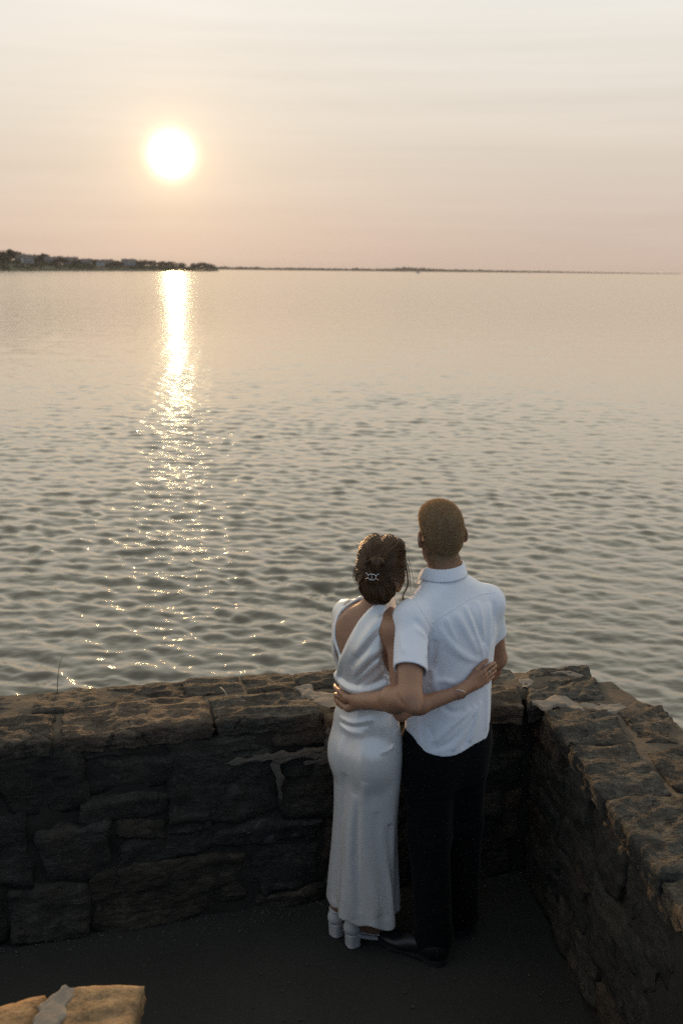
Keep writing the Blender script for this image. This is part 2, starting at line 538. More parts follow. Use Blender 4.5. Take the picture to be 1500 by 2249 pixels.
def build_far():
    rng = np.random.default_rng(12)
    headland()
    far_shore()
    H = house
    H(18, 120, 18.6, 11.2, 6.2, 5.0, M_SHINGLE, M_ROOF, 'long grey shingled house at the left edge of the headland', rad(8), 2, 2)
    H(82, 150, 16.12, 10.4, 6.5, 5.2, M_SHINGLE, M_ROOF2, 'brown roofed house just right of the tallest tree clump', rad(-6), 1, 1)
    H(95, 60, 13.64, 8.8, 5.6, 4.2, M_CLAP, M_ROOF, 'pale house low on the slope beneath the brown roofed one', rad(14), 1, 0, True)
    H(106, 170, 12.4, 9.6, 6.6, 5.4, M_SHINGLE, M_ROOF, 'tall grey gabled house above the pale porch house', rad(20), 1)
    H(145, 130, 18.6, 10.4, 6.0, 4.5, M_SHINGLE, M_ROOF, 'wide grey house between two dark tree clumps', rad(-10), 2, 2)
    H(186, 120, 19.84, 11.2, 6.4, 5.2, M_SHINGLE, M_ROOF2, 'broad brown shingled house midway along the headland', rad(5), 2, 3)
    H(217, 90, 14.88, 9.6, 5.6, 4.4, M_SHINGLE, M_ROOF, 'grey house with a straight ridge left of the lone bushy tree', rad(-12), 1, 0, True)
    H(246, 70, 12.4, 8.8, 5.4, 4.0, M_CLAP, M_ROOF, 'small white house beside the lone bushy tree', rad(10), 1)
    H(262, 120, 17.36, 11.2, 5.8, 5.0, M_SHINGLE, M_ROOF2, 'dark roofed house right of the small white one', rad(-5), 1, 1)
    H(304, 80, 23.56, 12.8, 6.0, 6.6, M_CLAP, M_ROOF, 'largest pale house with a steep roof near the headland tip', rad(6), 2, 3, True, 6)
    T = tree
    # (px, back, h, w)
    specs = [(34, 60, 10, 8, 'dark tree in front of the long grey house at its right end'), (112, 60, 9, 7, 'low tree right of the pale porch house'), (118, 210, 15, 8, 'tree behind the tall grey gabled house'), (155, 60, 8, 7, 'small tree before the wide grey house'), (196, 50, 8, 8, 'low round tree under the broad brown house'), (229, 170, 12, 8, 'tree behind the straight ridged grey house'), (254, 150, 11, 7, 'tree behind the small white house'), (272, 60, 8, 8, 'low tree below the dark roofed house'), (290, 60, 7, 7, 'low tree at the left foot of the largest pale house'), (326, 40, 7, 8, 'low tree at the right foot of the largest pale house'), (8, 50, 9, 9, 'low dark tree in front of the long grey house at its left end'), (-20, 100, 13, 9, 'leafy tree cut by the left edge of the picture'), (46, 200, 17, 8, 'tree left of the two tallest on the skyline'),
             (60, 190, 20, 9, 'tallest rounded tree on the headland skyline'), (75, 200, 17, 9, 'tree on the right shoulder of the tallest tree'),
             (52, 60, 9, 8, 'low dark tree in front of the tallest tree'), (126, 190, 16, 7, 'dark tree left of the wide grey house'), (134, 170, 15, 9, 'round tree crowding the wide grey house'),
             (164, 180, 14, 9, 'tree behind the right end of the wide grey house'), (172, 80, 9, 8, 'low tree in front of the broad brown house'),
             (204, 170, 11, 7, 'tree between the broad brown house and the straight ridged one'), (237, 90, 11, 5, 'lone bushy tree standing above the middle roofs'),
             (281, 130, 11, 8, 'tree between the dark roof and the largest pale house'), (318, 150, 14, 8, 'tree behind the right gable of the largest pale house'),
             (334, 90, 10, 9, 'first tree right of the largest pale house'), (352, 100, 10, 9, 'second tree right of the largest pale house'), (373, 90, 10, 10, 'broad bushy tree above the sun path on the water'),
             (391, 80, 10, 10, 'bushy tree right of the sun path'), (412, 70, 9, 9, 'low tree before the dip near the headland tip'), (440, 60, 9, 9, 'first tree of the clump at the headland tip'),
             (456, 50, 11, 10, 'middle and highest tree of the clump at the headland tip'), (472, 40, 9, 9, 'last large tree of the clump at the headland tip'), (484, 30, 5, 7, 'small bush at the very tip of the headland')]
    for px, back, h, wd, lab in specs:
        k = 1.35 if px > 325 else 0.92
        T(px, back, h * k, wd * k, lab, rng)
    vs, fs, n = [], [], 0
    for i in range(620):
        p = rng.uniform(-250, 488)
        back = rng.uniform(5, 200) * np.clip((500 - p) / 60, 0.1, 1)
        k = np.clip((500 - p) / 80, 0.35, 1)
        hh = rng.uniform(2.5, 6.0) * k
        g = min(ground_h(p), SEA + 2.2 + back * 0.05)
        v, f = leaf_cloud(polar(px_az(p), near_r(p) + back, g + hh * 0.35), (hh * 1.8, hh * 1.8, hh * 0.6), 34, hh * 0.25, rng, 4)
        vs.append(v); fs.append(f + n); n += len(v)
    o = mesh_obj('shore_scrub', np.vstack(vs), np.vstack(fs), M_SCRUB, smooth=False)
    tag(o, 'scrub and hedges covering the headland slope', kind='stuff')
    # small motor boat far out
    b = empty('motor_boat', (148.0, 2060.0, SEA), rad(15))
    tag(b, 'tiny white motor boat far out below the low shore', 'boat')
    L, Bm, hb = 9.0, 3.0, 1.3
    st = np.linspace(-1, 1, 9)
    v, f = [], []
    for s in st:
        hw = Bm / 2 * (1 - max(0, s) ** 2.5) + 0.02
        dk = hb + 0.5 * max(0, s) ** 2
        v += [(s * L/2, -hw, dk), (s * L/2, -hw * 0.75, 0.1), (s * L/2, 0, -0.4), (s * L/2, hw * 0.75, 0.1), (s * L/2, hw, dk), (s * L/2, 0, dk + 0.05)]
    mesh_obj('hull', v, np.ascontiguousarray(grid_faces(9, 6, True)), M_CLAP, b)
    v = [(x, y, z) for z, k in ((1.3, 1.0), (3.0, 0.75)) for x, y in ((-1.6*k, -1.1*k), (1.8*k, -1.1*k), (1.8*k, 1.1*k), (-1.6*k, 1.1*k))]
    cb = mesh_obj('cabin', v, [(4, 5, 6, 7), (0, 1, 5, 4), (1, 2, 6, 5), (2, 3, 7, 6), (3, 0, 4, 7)], M_CLAP, b, smooth=False)
    v = [(x, y, z) for z, k in ((1.9, 0.94), (2.7, 0.82)) for x, y in ((-1.62*k, -1.12*k), (1.85*k, -1.12*k), (1.85*k, 1.12*k), (-1.62*k, 1.12*k))]
    mesh_obj('window', v, [(0, 1, 5, 4), (1, 2, 6, 5), (2, 3, 7, 6), (3, 0, 4, 7)], M_PANE, cb, smooth=False)
build_far()


def haze():
    m, t = new_mat('sea_haze')
    v = t.n('ShaderNodeVolumePrincipled', inp={'Color': (0.93, 0.86, 0.80, 1), 'Density': 5.0e-5, 'Anisotropy': 0.0})
    t.n('ShaderNodeOutputMaterial', inp={'Volume': v})
    s, z0, z1 = 15000.0, SEA - 2.6, 26.0
    vv = [(x, y, z) for z in (z0, z1) for x, y in ((-s, -s), (s, -s), (s, s), (-s, s))]
    f = [(0, 3, 2, 1), (4, 5, 6, 7), (0, 1, 5, 4), (1, 2, 6, 5), (2, 3, 7, 6), (3, 0, 4, 7)]
    o = mesh_obj('haze', vv, f, m, smooth=False)
    tag(o, 'thin warm haze lying over the bay', kind='stuff')
haze()
# ------------------------------------------------------------------ stone materials
def stone_mat(name, dark, mid, light, fol=(3.0, 3.0, 22.0), lichen=0.25, bd=0.012):
    m, t = new_mat(name)
    tc = t.n('ShaderNodeTexCoord')
    pos = t.n('ShaderNodeNewGeometry').outputs['Position']
    rnd = t.n('ShaderNodeObjectInfo').outputs['Random']
    comb = t.n('ShaderNodeCombineXYZ', inp={0: t.math('MULTIPLY', rnd, 61.0), 1: t.math('MULTIPLY', rnd, 37.0), 2: t.math('MULTIPLY', rnd, 23.0)})
    shift = comb.outputs[0]
    p = t.vmath('ADD', pos, shift)
    warp = t.vmath('ADD', p, t.vmath('MULTIPLY', t.noise(p, 5.0, 3, out=1), (0.10, 0.10, 0.07)))
    layers = t.noise(t.scaled(warp, fol), 3.0, 7, 0.68)
    grain = t.noise(p, 70.0, 5, 0.75)
    blot = t.noise(p, 7.0, 5, 0.65)
    c = t.ramp(layers, [(0.36, dark), (0.50, mid), (0.64, light)])
    c = t.mix(t.smooth(blot, 0.40, 0.62), c, tuple(0.55 * x for x in mid))
    # mineral colour differs from stone to stone and in veins
    tint = t.ramp(rnd, [(0.0, (1.05, 0.98, 0.88)), (0.3, (0.94, 0.99, 0.97)), (0.6, (1.02, 1.0, 0.92)), (0.85, (1.12, 0.95, 0.80)), (1.0, (0.95, 1.02, 0.92))], 'CONSTANT')
    c = t.mix(1.0, c, tint, 'MULTIPLY')
    c = t.mix(t.math('MULTIPLY', t.smooth(t.noise(p, 4.0, 4, 0.65), 0.52, 0.66), 0.75), c, (mid[0] * 1.12, mid[1] * 0.95, mid[2] * 0.76))
    spots = t.smooth(t.noise(p, 21.0, 6, 0.75), 0.60, 0.66)
    c = t.mix(t.math('MULTIPLY', spots, lichen), c, (light[0] * 1.7, light[1] * 1.75, light[2] * 1.65))
    val = t.math('ADD', 0.65, t.math('MULTIPLY', rnd, 0.7))
    c = t.mix(1.0, c, val, 'MULTIPLY')
    c = t.mix(t.math('MULTIPLY', t.smooth(grain, 0.52, 0.70), 0.55), c, light)
    c = t.mix(t.math('MULTIPLY', t.smooth(grain, 0.48, 0.34), 0.6), c, tuple(0.5 * x for x in dark))
    chip = t.n('ShaderNodeTexVoronoi', inp={'Vector': warp, 'Scale': 24.0})
    crack = t.n('ShaderNodeTexVoronoi', feature='DISTANCE_TO_EDGE', inp={'Vector': t.vmath('ADD', warp, t.vmath('MULTIPLY', t.noise(p, 12.0, 4, out=1), (0.12, 0.12, 0.12))), 'Scale': 2.3})
    ck = t.smooth(crack.outputs['Distance'], 0.0, 0.010)
    ck = t.math('MAXIMUM', ck, t.smooth(t.noise(p, 5.0, 2), 0.46, 0.54))
    c = t.mix(ck, tuple(0.35 * x for x in dark), c)
    nb = bump(t, grain, 1.0, bd * 0.45)
    nb = bump(t, t.noise(p, 30.0, 6, 0.7), 1.0, bd * 0.9, nb)
    nb = bump(t, chip.outputs['Distance'], 0.8, bd * 0.8, nb)
    nb = bump(t, ck, 0.8, bd * 0.5, nb)
    nb = bump(t, layers, 1.0, bd * 1.5, nb)
    finish(t, principled(t, Base_Color=c, Roughness=0.84, Specular_IOR_Level=0.4, Normal=nb))
    return m


M_FACE = stone_mat('dark_field_stone', (0.021, 0.020, 0.016), (0.044, 0.041, 0.032), (0.082, 0.077, 0.062), (4, 4, 14), 0.30, 0.010)
M_FACE_WARM = stone_mat('rusty_field_stone', (0.030, 0.022, 0.015), (0.060, 0.042, 0.028), (0.095, 0.070, 0.046), (5, 5, 12), 0.2, 0.010)
M_CAP = stone_mat('schist_capstone', (0.046, 0.040, 0.032), (0.118, 0.101, 0.079), (0.20, 0.177, 0.145), (8, 16, 26), 0.35, 0.020)
M_CAPPALE = stone_mat('pale_schist', (0.07, 0.065, 0.055), (0.17, 0.155, 0.13), (0.29, 0.27, 0.235), (6, 22, 26), 0.35, 0.018)
M_SAND = stone_mat('tan_capstone', (0.15, 0.094, 0.046), (0.25, 0.160, 0.080), (0.32, 0.215, 0.115), (5, 5, 14), 0.1, 0.008)


def mortar_mat(name, c1, c2, bd=0.006):
    m, t = new_mat(name)
    p = t.n('ShaderNodeNewGeometry').outputs['Position']
    n1, n2 = t.noise(p, 9.0, 5, 0.6), t.noise(p, 130.0, 4, 0.7)
    c = t.mix(n1, c1, c2)
    c = t.mix(t.math('MULTIPLY', t.smooth(n2, 0.5, 0.8), 0.4), c, tuple(1.5 * x for x in c2))
    nb = bump(t, n2, 0.8, bd * 0.4)
    nb = bump(t, t.noise(p, 26.0, 5, 0.65), 0.9, bd, nb)
    finish(t, principled(t, Base_Color=c, Roughness=0.92, Specular_IOR_Level=0.25, Normal=nb))
    return m


M_MORTAR = mortar_mat('old_mortar', (0.075, 0.061, 0.044), (0.125, 0.102, 0.074), 0.008)
M_MORTAR_DARK = mortar_mat('dark_joint_mortar', (0.022, 0.019, 0.015), (0.042, 0.036, 0.028), 0.008)
M_PATCH = mortar_mat('pale_repair_mortar', (0.18, 0.15, 0.118), (0.26, 0.22, 0.175), 0.004)
M_PATCH_DIM = mortar_mat('darker_repair_mortar', (0.085, 0.072, 0.056), (0.13, 0.112, 0.088), 0.006)  # darker version of the repair mortar, used on the wall face


class Frame:
    """wall coordinates: s along the wall, t outwards to the sea, z up"""
    def __init__(self, o, d, n):
        self.o, self.d, self.n = np.array(o, float), np.array(d, float), np.array(n, float)
        self.d /= np.linalg.norm(self.d); self.n /= np.linalg.norm(self.n)

    def w(self, s, t, z):
        s, t, z = np.broadcast_arrays(np.asarray(s, float), np.asarray(t, float), np.asarray(z, float))
        xy = self.o + s[..., None] * self.d + t[..., None] * self.n
        return np.concatenate([xy, z[..., None]], -1)


FL = Frame((0, 3.71), (1, 0.2568), (-0.2568, 1))
FR = Frame((0.828, 3.90), (0.105, -1), (1, 0.105))


def rubble_stone(fr, s0, s1, h0, h1, seed, m, parent, tilt=0.0, proud=0.02, n_exp=9.0, res=0.016):
    """one face stone: irregular outline, domed broken face, sides running into the joint"""
    s0, s1, h0, h1 = s0 - .007, s1 + .007, h0 - .005, h1 + .006
    w_, h_ = s1 - s0, h1 - h0
    nx = int(np.clip(w_ / res, 8, 26)); ny = int(np.clip(h_ / res, 7, 18))
    u, v = np.meshgrid(np.linspace(-1, 1, nx), np.linspace(-1, 1, ny), indexing='xy')
    mm = np.maximum(np.abs(u), np.abs(v))
    den = (np.abs(u) ** n_exp + np.abs(v) ** n_exp) ** (1 / n_exp)
    k = np.where(den > 1e-6, mm / np.maximum(den, 1e-6), 1)
    rg = np.random.default_rng(seed)
    j = rg.uniform(-1, 1, (2, 2, 2)) * min(0.032, 0.16 * min(w_, h_))
    bu, bv = (u + 1) / 2, (v + 1) / 2
    jit = sum(((bu if a else 1 - bu) * (bv if b else 1 - bv))[..., None] * j[a, b] for a in (0, 1) for b in (0, 1))
    x, y = u * k * w_ / 2 + jit[..., 0], v * k * h_ / 2 + jit[..., 1]
    P = np.stack([x, y, np.zeros_like(x)], -1)
    wob = mm ** 2
    x = x + wob * 0.022 * fbm(P * 9 + seed * 3.7, 3, seed)
    y = y + wob * 0.020 * fbm(P * 9 + seed * 5.1 + 40, 3, seed + 9)
    x, y = x * math.cos(tilt) - y * math.sin(tilt), x * math.sin(tilt) + y * math.cos(tilt)
    P2 = np.stack([x * 7, y * 16, np.zeros_like(x)], -1)
    proud = proud * (0.45 if fr is FR else 1.0)
    out_ = 0.55 * proud * (1 - mm ** 10 * 0.9) + 0.008 * fbm(P2 + seed, 4, seed + 3) + 0.006 * ridged(P * 13 + seed, 3, seed + 5) + 0.009 * vnoise(P * 6 + seed * 1.3, seed) + 0.006 * rg.normal() * u + 0.006 * rg.normal() * v
    s, z, t = (s0 + s1) / 2 + x, (h0 + h1) / 2 + y, -out_
    V = fr.w(s, t, z).reshape(-1, 3)
    F = grid_faces(ny, nx)
    ring = np.concatenate([np.arange(nx), np.arange(1, ny) * nx + nx - 1, (ny - 1) * nx + np.arange(nx - 2, -1, -1), np.arange(ny - 2, 0, -1) * nx])
    add = V[ring] + np.append(fr.n, 0) * 0.07
    base = len(V)
    r2 = np.arange(len(ring)) + base
    nxt = np.roll(np.arange(len(ring)), -1)
    skirt = np.stack([ring, r2, r2[nxt], ring[nxt]], -1)
    V = np.vstack([V, add])
    c = V.mean(0)
    o = mesh_obj('stone', V - c, np.vstack([F, skirt]).astype(np.int32), m, parent, loc=c)
    return o


def cap_slab(corners, ztop, th, seed, m, parent, name='capstone', relief=0.012, res=0.014, edge=0.008, rot=0.3):
    """thick broken slab from four plan corners (counter-clockwise seen from above)"""
    c = np.array(corners, float)
    wA = np.linalg.norm(c[1] - c[0]); wB = np.linalg.norm(c[3] - c[0])
    nx = int(np.clip(wA / res, 10, 60)); ny = int(np.clip(wB / res, 8, 46))
    u, v = np.meshgrid(np.linspace(0, 1, nx), np.linspace(0, 1, ny), indexing='xy')
    xy = ((1-u)*(1-v))[..., None]*c[0] + (u*(1-v))[..., None]*c[1] + (u*v)[..., None]*c[2] + ((1-u)*v)[..., None]*c[3]
    mm = np.maximum(np.abs(2*u-1), np.abs(2*v-1))
    cen = c.mean(0)
    corner = np.clip((np.abs(2*u-1) ** 6 + np.abs(2*v-1) ** 6) - 1, 0, 1)
    xy = cen + (xy - cen) * (1 - 0.02 * corner)[..., None]
    P = np.concatenate([xy, np.zeros_like(xy[..., :1])], -1)
    wob = np.clip((mm - 0.5) * 2, 0, 1)
    xy = xy + (wob * edge)[..., None] * np.stack([fbm(P * 11, 4, seed), fbm(P * 11 + 31, 4, seed + 2)], -1)
    ca, sa = math.cos(rot), math.sin(rot)
    Q = np.stack([(P[..., 0] * ca + P[..., 1] * sa) * 6, (-P[..., 0] * sa + P[..., 1] * ca) * 20, P[..., 2]], -1)
    Qf = Q * 2.6
    z = ztop + relief * 0.75 * ridged(Q + seed, 4, seed) + relief * 0.8 * fbm(P * 5 + seed, 3, seed + 4) + relief * 0.28 * ridged(Qf + seed, 3, seed + 8) - 0.006 * np.clip((mm - 0.92) / 0.08, 0, 1) ** 2
    V = np.concatenate([xy, z[..., None]], -1).reshape(-1, 3)
    F = [grid_faces(ny, nx)]
    ring = np.concatenate([np.arange(nx), np.arange(1, ny) * nx + nx - 1, (ny - 1) * nx + np.arange(nx - 2, -1, -1), np.arange(ny - 2, 0, -1) * nx])
    prev = ring
    nrm = V[ring, :2] - cen
    nrm /= np.linalg.norm(nrm, axis=1)[:, None] + 1e-9
    Vs = [V]
    n0 = len(V)
    L = 5
    for j in range(1, L + 1):
        f = j / L
        q = V[ring].copy()
        q[:, 2] = q[:, 2] - th * f
        off = 0.007 * fbm(np.column_stack([V[ring, :2] * 14, np.full(len(ring), j * 0.9)]), 3, seed + 21) + (0.003 if j < 4 else -0.005)
        q[:, :2] += nrm * off[:, None]
        Vs.append(q)
        cur = np.arange(len(ring)) + n0
        nxt = np.roll(np.arange(len(ring)), -1)
        F.append(np.stack([prev, cur, cur[nxt], prev[nxt]], -1))
        prev = cur
        n0 += len(ring)
    V = np.vstack(Vs)
    cc = V.mean(0)
    o = mesh_obj(name, V - cc, np.vstack(F).astype(np.int32), m, parent, loc=cc)
    return o


def slab_st(fr, s0, s1, t0, t1, z, th, seed, m, parent, **kw):
    q = fr.w([s0, s1, s1, s0], [t0, t0, t1, t1], 0)[:, :2]
    if fr is FR:
        q = q[::1]
    a = q
    area = np.sum(a[:, 0] * np.roll(a[:, 1], -1) - a[:, 1] * np.roll(a[:, 0], -1))
    if area < 0:
        q = q[::-1]
    return cap_slab(q, z, th, seed, m, parent, **kw)


def mortar_core(fr, s0, s1, thick, top, parent, m_top, m_face, bottom_out, seed):
    """body of the wall: recessed joint mortar on the face, sandy bed under the caps"""
    ns = int((s1 - s0) / 0.03)
    s = np.linspace(s0, s1, ns)
    prof = [(0.004, z) for z in np.linspace(-0.12, top, 26)]
    S, I = np.meshgrid(s, np.arange(len(prof)), indexing='xy')
    T = np.array([p[0] for p in prof])[I]; Z = np.array([p[1] for p in prof])[I]
    nz = fbm(np.stack([S * 14, Z * 14, S * 0 + seed], -1), 4, seed)
    V = fr.w(S, T - 0.009 * nz, Z).reshape(-1, 3)
    F = grid_faces(len(prof), ns)
    mesh_obj('joint_mortar', V, np.ascontiguousarray(F if fr is FL else F), m_face, parent)
    S, T = np.meshgrid(s, np.linspace(0.0, 1.0, 18), indexing='xy')
    if fr is FL:
        wid = np.interp(s, [-3.4, -.3, .1, .5, .8, 1.12], [.42, .41, .37, .28, .21, .17])
    else:
        wid = np.interp(s, [-.1, .4, 3.6], [.34, .46, .47])
    T = T * wid[None, :]
    lift = 0.057 if fr is FL else 0.044
    nz = fbm(np.stack([S * 10, T * 10, S * 0 + seed + 5], -1), 4, seed + 2)
    V = fr.w(S, T + 0.014 + 0.012 * (T > 0.3), top + lift + 0.008 * nz - 0.035 * np.clip(1 - T / 0.03, 0, 1)).reshape(-1, 3)
    nt = len(V)
    F = grid_faces(18, ns)
    # outer face down to the water
    zz = np.linspace(top, bottom_out, 12)
    S2, Z2 = np.meshgrid(s, zz, indexing='xy')
    V2 = fr.w(S2, wid[None, :] + 0.02 + 0.03 * fbm(np.stack([S2 * 5, Z2 * 5, S2 * 0], -1), 3, 6), Z2).reshape(-1, 3)
    F2 = grid_faces(12, ns) + nt
    mesh_obj('bed_mortar', np.vstack([V, V2]), np.ascontiguousarray(np.vstack([F, F2])), m_top, parent)


def ribbon(points, width, normal, thick, seed, m, parent, name='mortar_patch'):
    """a smear of repair mortar along a path: domed, ragged edged"""
    pts = np.array(points, float)
    d = np.r_[0, np.cumsum(np.linalg.norm(np.diff(pts, axis=0), axis=1))]
    n = max(12, int(d[-1] / 0.008))
    q = np.linspace(0, d[-1], n)
    C = np.stack([np.interp(q, d, pts[:, i]) for i in range(3)], -1)
    for _ in range(6): C[1:-1] = (C[:-2] + C[1:-1] * 2 + C[2:]) / 4
    wd = np.interp(q, d, width) if isinstance(width, (list, tuple)) else np.full(n, width)
    T = np.gradient(C, axis=0); T /= np.linalg.norm(T, axis=1)[:, None]
    N = np.array(normal, float); N /= np.linalg.norm(N)
    B = np.cross(N, T)
    a = np.linspace(-1, 1, 13)
    ends = np.clip(np.minimum(q, d[-1] - q) / 0.03, 0.25, 1) ** 0.5
    V = []
    for j, aj in enumerate(a):
        e = (wd / 2 * ends) * (1 + 0.75 * fbm(np.stack([q * 22, q * 0 + (1 if aj > 0 else 7), q * 0], -1), 4, seed)) * aj
        hgt = 0.12 * thick * (1 - abs(aj) ** 8) - 0.006 - 0.012 * (abs(aj) > 0.99) + 0.004 * fbm(np.stack([q * 24, q * 0 + aj * 1.6, q * 0], -1), 3, seed)
        V.append(C + B * e[:, None] + N * hgt[:, None])
    V = np.stack(V, 0).reshape(-1, 3)
    cc = V.mean(0)
    return mesh_obj(name, V - cc, np.ascontiguousarray(grid_faces(13, n)), m, parent, loc=cc)


def fill_rows(fr, s0, s1, z0, z1, rng, m, parent, wmin=0.16, wmax=0.42, hmin=0.10, hmax=0.20):
    z = z0
    while z < z1 - 0.05:
        h = min(rng.uniform(hmin, hmax), z1 - z)
        if z1 - z - h < 0.06: h = z1 - z
        s = s0 - rng.uniform(0, 0.15)
        while s < s1:
            w_ = rng.uniform(wmin, wmax)
            a, b = max(s, s0), min(s + w_, s1)
            if b - a > 0.05:
                mm = M_FACE_WARM if rng.random() < 0.12 else m
                if h > 0.15 and rng.random() < 0.25:
                    k = z + h * rng.uniform(0.4, 0.6)
                    rubble_stone(fr, a + .010, b - .010, z + .006, k - .008, int(rng.integers(1e4)), mm, parent, rng.normal(0, .03), rng.uniform(.010, .03))
                    rubble_stone(fr, a + .012, b - .014, k + .008, z + h - .006, int(rng.integers(1e4)), m, parent, rng.normal(0, .03), rng.uniform(.010, .03))
                else:
                    rubble_stone(fr, a + .010, b - .010, z + .006, z + h - .008, int(rng.integers(1e4)), mm, parent, rng.normal(0, .04), rng.uniform(.012, .035))
            s += w_
        z += h


def build_walls():
    rng = np.random.default_rng(77)
    wl = empty('stone_wall')
    tag(wl, 'waist-high dark fieldstone sea wall running left from the couple', 'wall')
    mortar_core(FL, -3.4, 1.12, 0.42, 0.795, wl, M_MORTAR, M_MORTAR_DARK, -3.2, 2)
    spec = {  # s0, s1, h0, h1, tilt, proud, material
        'a': (-1.310, -1.019, .540, .805, -.03, .026, 0), 'b': (-.985, -.696, .608, .745, -.04, .014, 0), 'c': (-1.008, -.700, .492, .588, -.05, .030, 2),
        'd': (-.678, -.272, .455, .705, -.06, .024, 0), 'e': (-.225, -.105, .572, .655, -.03, .016, 0), 'f': (-.090, .06, .560, .650, .02, .016, 0),
        'g': (-.230, .05, .418, .545, -.05, .014, 0), 'h': (-1.40, -1.205, .285, .525, 0, .020, 0), 'i': (-1.182, -.915, .248, .485, .03, .034, 2),
        'j': (-.895, -.705, .400, .478, -.06, .012, 0), 'k': (-.690, -.523, .404, .448, -.05, .014, 0), 'l': (-.895, -.530, .300, .388, .10, .016, 0),
        'm': (-.505, -.082, .285, .405, -.05, .026, 1), 'n': (-.975, -.381, .00, .285, .06, .024, 0), 'o': (-.345, -.081, .085, .262, .0, .018, 0),
        'p': (-1.315, -1.005, .00, .236, .03, .036, 2), 'q': (-.345, -.031, -.02, .065, .05, .012, 0), 'r': (-1.50, -1.335, .02, .262, 0, .02, 0)}
    M_MID = stone_mat('grey_field_stone', (0.026, 0.024, 0.019), (0.052, 0.046, 0.037), (0.09, 0.082, 0.068), (4, 4, 12), 0.25, 0.010)
    M_LICH = stone_mat('lichened_field_stone', (0.022, 0.022, 0.018), (0.044, 0.042, 0.035), (0.095, 0.095, 0.085), (4, 4, 10), 0.7, 0.010)
    for i, (s0, s1, h0, h1, tl, pr, mi) in enumerate(spec.values()):
        rubble_stone(FL, s0, s1, h0, h1, 100 + i, (M_FACE, M_LICH, M_MID)[mi], wl, tl, pr)
    fill_rows(FL, -.065, .82, 0.0, .40, rng, M_FACE, wl)
    fill_rows(FL, .075, .82, .41, .775, rng, M_FACE, wl)
    fill_rows(FL, -3.3, -1.52, 0.0, .78, rng, M_FACE, wl)
    rubble_stone(FL, -1.505, -1.335, .54, .80, 311, M_FACE, wl, 0, .02)
    rubble_stone(FL, -.99, -.70, .762, .80, 313, M_FACE, wl, -.02, .012)
    rubble_stone(FL, -.68, -.30, .722, .80, 314, M_FACE, wl, -.02, .018)
    rubble_stone(FL, -.28, .05, .715, .80, 315, M_FACE, wl, -.01, .016)
    rubble_stone(FL, -1.505, -1.42, .285, .525, 312, M_FACE, wl, 0, .02)
    # capstones: a front row with broken overhanging edges and a back row towards the sea
    front = [(-3.30, -2.62, .862), (-2.59, -1.80, .872), (-1.77, -1.118, .874), (-1.070, -.515, .872), (-.488, -.078, .866), (-.060, .115, .848), (.145, .50, .850), (.525, .715, .846)]
    for i, (s0, s1, z) in enumerate(front):
        slab_st(FL, s0 - .008, s1 + .008, -.022, float(np.interp((s0 + s1) / 2, [.1, .3, .6], [.235 + .02 * math.sin(i * 2.3), .32, .255])), z - .008, .062, 40 + i, M_CAP, wl, relief=.010, rot=.25 + .1 * math.sin(i))
    backr = [(-3.30, -2.4), (-2.37, -1.78), (-1.75, -1.225), (-1.185, -.955), (-.90, -.60), (-.575, -.36), (-.325, -.13), (-.10, .17), (.20, .47), (.50, .70)]
    for i, (s0, s1) in enumerate(backr[:8]):
        slab_st(FL, s0 - .012, s1 + .012, .250 + .015 * math.sin(i * 1.7), min(.440, float(np.interp((s0 + s1) / 2, [-.3, .1], [.440, .395]))),   .852 + .003 * math.sin(i * 2.9), .10, 70 + i, M_CAP, wl, relief=.009, rot=.2)
    P = lambda *a: [tuple(x) for x in a]
    ribbon(P((-.190, 3.925, .866), (-.140, 3.895, .868), (-.080, 3.845, .867), (-.040, 3.790, .865), (-.032, 3.735, .863)), [.07, .09, .11, .14, .12], (0, 0, 1), .012, 1, M_PATCH, wl)
    f = lambda s, h, t=-.030: tuple(FL.w(s, t, h))
    ribbon([f(-.032, .80, -.05), f(-.04, .76, -.046), f(-.02, .70, -.04)], [.07, .06, .08], (-FL.n[0], -FL.n[1], 0), .010, 2, M_PATCH_DIM, wl)
    nl = (-FL.n[0], -FL.n[1], 0)
    ribbon([f(-.47, .690), f(-.36, .690), f(-.25, .690), f(-.12, .690), f(.0, .680)], [.02, .032, .036, .03, .036], nl, .014, 3, M_PATCH_DIM, wl)
    ribbon([f(-.262, .680, -.03), f(-.258, .60, -.03), f(-.250, .535, -.03), f(-.246, .48, -.02)], [.036, .034, .036, .015], nl, .014, 4, M_PATCH_DIM, wl)
    ribbon([f(-.15, .645, -.028), f(-.05, .655, -.03), f(.05, .652, -.03)], [.02, .035, .03], nl, .012, 5, M_PATCH_DIM, wl)

    wr = empty('stone_wall')
    tag(wr, 'fieldstone wall with broad rough capstones along the right side', 'wall')
    mortar_core(FR, -0.10, 3.6, 0.47, 0.80, wr, M_MORTAR, M_MORTAR_DARK, -3.2, 9)
    fill_rows(FR, 0.0, 0.42, 0.0, .79, rng, M_FACE, wr)
    # larger stones of the near right face
    big = [(.44, .60, .0, .20, 0), (.44, .72, .22, .40, 0), (.45, .78, .42, .55, 0), (.44, .70, .57, .78, 0), (.62, .86, .0, .20, 0), (.74, 1.02, .22, .40, 0),
           (.80, 1.30, .42, .55, 0), (.72, 1.05, .57, .78, 0), (.88, 1.16, .0, .20, 1), (1.04, 1.36, .18, .40, 0), (1.07, 1.45, .57, .78, 0), (1.18, 1.5, .0, .16, 0)]
    for i, (s0, s1, h0, h1, wmi) in enumerate(big):
        rubble_stone(FR, s0, s1, h0, h1, 500 + i, M_FACE_WARM if wmi else M_FACE, wr, rng.normal(0, .06), rng.uniform(.015, .035))
    rubble_stone(FR, .50, .76, .405, .440, 540, M_FACE_WARM, wr, -.05, .035)
